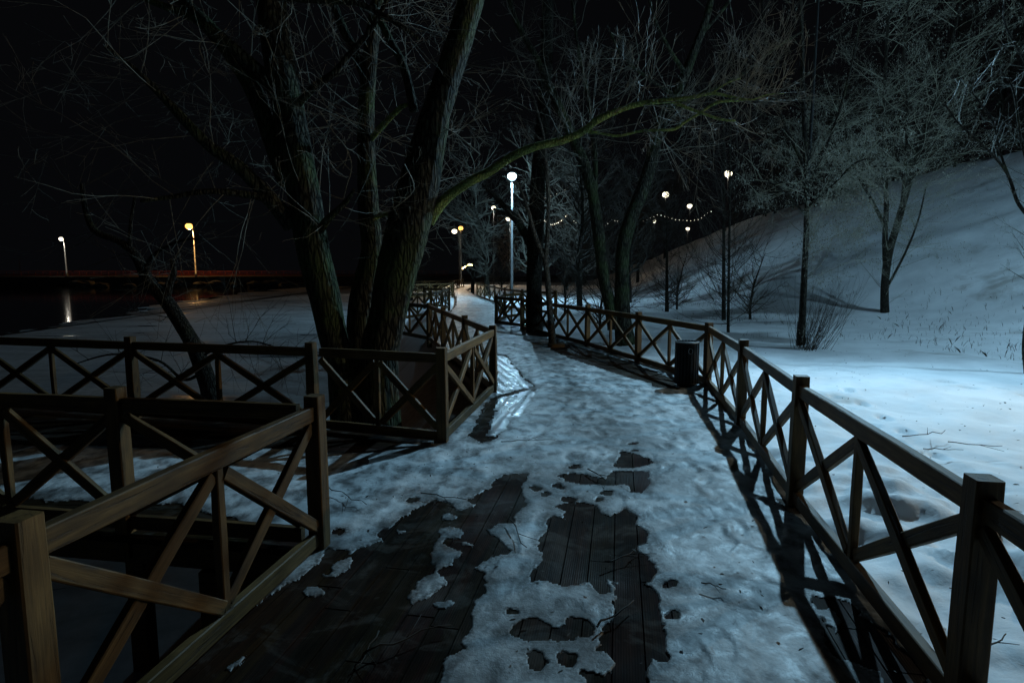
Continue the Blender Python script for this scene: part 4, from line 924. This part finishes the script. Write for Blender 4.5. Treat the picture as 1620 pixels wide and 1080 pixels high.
for x, y, s, rz in ((27.5, 30, 1.2, 0), (28.5, 34, 1.4, 1), (27, 38.5, 1.1, 2), (28, 43, 1.5, 3), (27.3, 47.5, 1.2, 4), (27.8, 53, 1.5, 5), (26.8, 58, 1.3, .5), (26.5, 64, 1.5, 1.5), (29, 27, 1.3, 2.5), (26, 71, 1.6, 3.5), (26.3, 32, 1.2, 4.2), (26, 36, 1.3, 5.2), (26.6, 41, 1.3, .8), (26, 45.5, 1.2, 2.2), (26.2, 50, 1.3, 3.1), (25.5, 61, 1.3, 5.9)):
    copy_tree(pc, 'bare shrub in the dark thicket along the crest of the snowy slope', x, y, s, rz, 'thicket along the crest of the slope')

# ------------------------------------------------------------------ twigs, sticks and litter on the snow
rg = random.Random(99)
def stick(px0, py0, px1, py1, r_, label, z=.045, mat='debris'):
    a = G(px0, py0, z); b = G(px1, py1, z); n = 6; pts = []
    for i in range(n + 1):
        q = a.lerp(b, i / n); L = (b - a).length; q += Vector((rg.uniform(-.03, .03) * L, rg.uniform(-.05, .05) * L, rg.uniform(-.006, .010))); pts.append(q - a)
    tb = TB(); tb.tube(pts, [r_ * (1 - .5 * i / n) for i in range(n + 1)], 5); 
    j = pts[3]; dd = (pts[5] - pts[2]).normalized(); s = Vector((-dd.y, dd.x, .1)) * rg.choice((-1, 1))
    tb.tube([j, j + (dd + s * .8) * (b - a).length * .16, j + (dd * 1.2 + s) * (b - a).length * .28], [r_ * .6, r_ * .4, r_ * .3], 4)
    o = tb.build('fallen_twig', M[mat]); o.location = a; tag(o, label, 'twig', 'fallen twigs on the boardwalk and snow')
for s in ((930, 740, 962, 762, .006, 'forked dark twig beside the upper bare boards'), (960, 890, 1024, 860, .005, 'curved twig across the bare boards right of centre'), (942, 990, 1004, 950, .006, 'short thick twig near the bottom bare boards'),
          (575, 1030, 712, 984, .005, 'long thin pale twig on the wet boards at lower left'), (668, 780, 740, 790, .004, 'thin straight twig on the snow left of the bare boards'), (600, 1000, 560, 1060, .004, 'twig on the wet boards at the bottom left'),
          (1110, 920, 1148, 931, .004, 'small twig on the snow right of the bare boards'), (1430, 692, 1500, 682, .006, 'long twig lying on the lawn snow beyond the fence'), (1460, 710, 1522, 712, .005, 'zigzag twig on the lawn, lower of the pair'),
          (1500, 700, 1590, 706, .005, 'thin twig on the lawn nearest the right edge'), (1560, 1025, 1594, 1004, .005, 'stick on the snow in the bottom right corner'), (808, 820, 830, 865, .004, 'thin twig on the snow patch at the centre'),
          (790, 700, 880, 694, .004, 'twig on the trampled snow near the tree enclosure'), (520, 770, 580, 800, .004, 'twig on the snow right of the near left post')):
    stick(*s, z=.045 if s[0] < 1400 else .0)
# litter: uncountable leaf bits
v = []; f = []
for i in range(2600):
    if i < 700:
        y = 2.3 + 12 * rg.random() ** 1.4; x = float(np.interp(y, [0, 8.5, 16], [.75, 1.3, -.4])) + rg.uniform(-2.4, 1.6); z = .035
        if i % 4 == 0: x = rg.uniform(-4, 0); y = rg.uniform(4.2, 6)
        if y < 4.1 and x < -1: continue
    else:
        y = 4 + 22 * rg.random() ** 1.3; x = 3.4 + rg.random() ** 1.2 * 9; z = tz(x, y) + .03
    s = rg.uniform(.004, .018) * (1 if i < 700 else 1.3); an = rg.uniform(0, 6.28); el = rg.uniform(.2, 1)
    b = len(v); u = Vector((math.cos(an), math.sin(an), rg.uniform(-.2, .4))) * s; w_ = Vector((-math.sin(an), math.cos(an), rg.uniform(-.3, .5))) * s * el
    c_ = Vector((x, y, z + .012)); v += [tuple(c_ - u), tuple(c_ - u * .3 + w_ * rg.uniform(.4, .9)), tuple(c_ + u * .5 + w_ * rg.uniform(.3, .8)), tuple(c_ + u), tuple(c_ + u * .2 - w_ * rg.uniform(.3, .9)), tuple(c_ - u * .6 - w_ * rg.uniform(.2, .6))]; f.append(tuple(range(b, b + 6)))
o = stuff(mesh_obj('leaf_litter', v, f, M['debris'])); o['label'] = 'scattered dark leaf bits and crumbs on the snow'; o['category'] = 'leaf litter'

# dry grass stalks poking through the snow of the slope
v = []; f = []; gx = rg
for i in range(8000):
    y = 12 + 40 * rg.random() ** 1.4; x = 6.5 + rg.random() * 22
    if y < 16 and x < 10: continue
    if float(fbm(np.array([x * .5]), np.array([y]), 4.0, 71, 3)[0]) < .02: continue
    z = tz(x, y) - .03; hgt = rg.uniform(.06, .22); b = len(v); an = rg.uniform(0, 6.28); c_, s_ = math.cos(an), math.sin(an); w_ = .006
    lx, ly = rg.gauss(0, .35) * hgt, rg.gauss(0, .35) * hgt
    v += [(x - c_ * w_, y - s_ * w_, z), (x + c_ * w_, y + s_ * w_, z), (x + lx * .5 + c_ * w_ * .7, y + ly * .5 + s_ * w_ * .7, z + hgt * .65), (x + lx * 1.3, y + ly * 1.3, z + hgt), (x + lx * .5 - c_ * w_ * .7, y + ly * .5 - s_ * w_ * .7, z + hgt * .65)]
    f.append((b, b + 1, b + 2, b + 3, b + 4))
o = stuff(mesh_obj('dry_grass', v, f, M['debris'])); o['label'] = 'dry grass stalks poking through the snow of the slope'; o['category'] = 'grass'
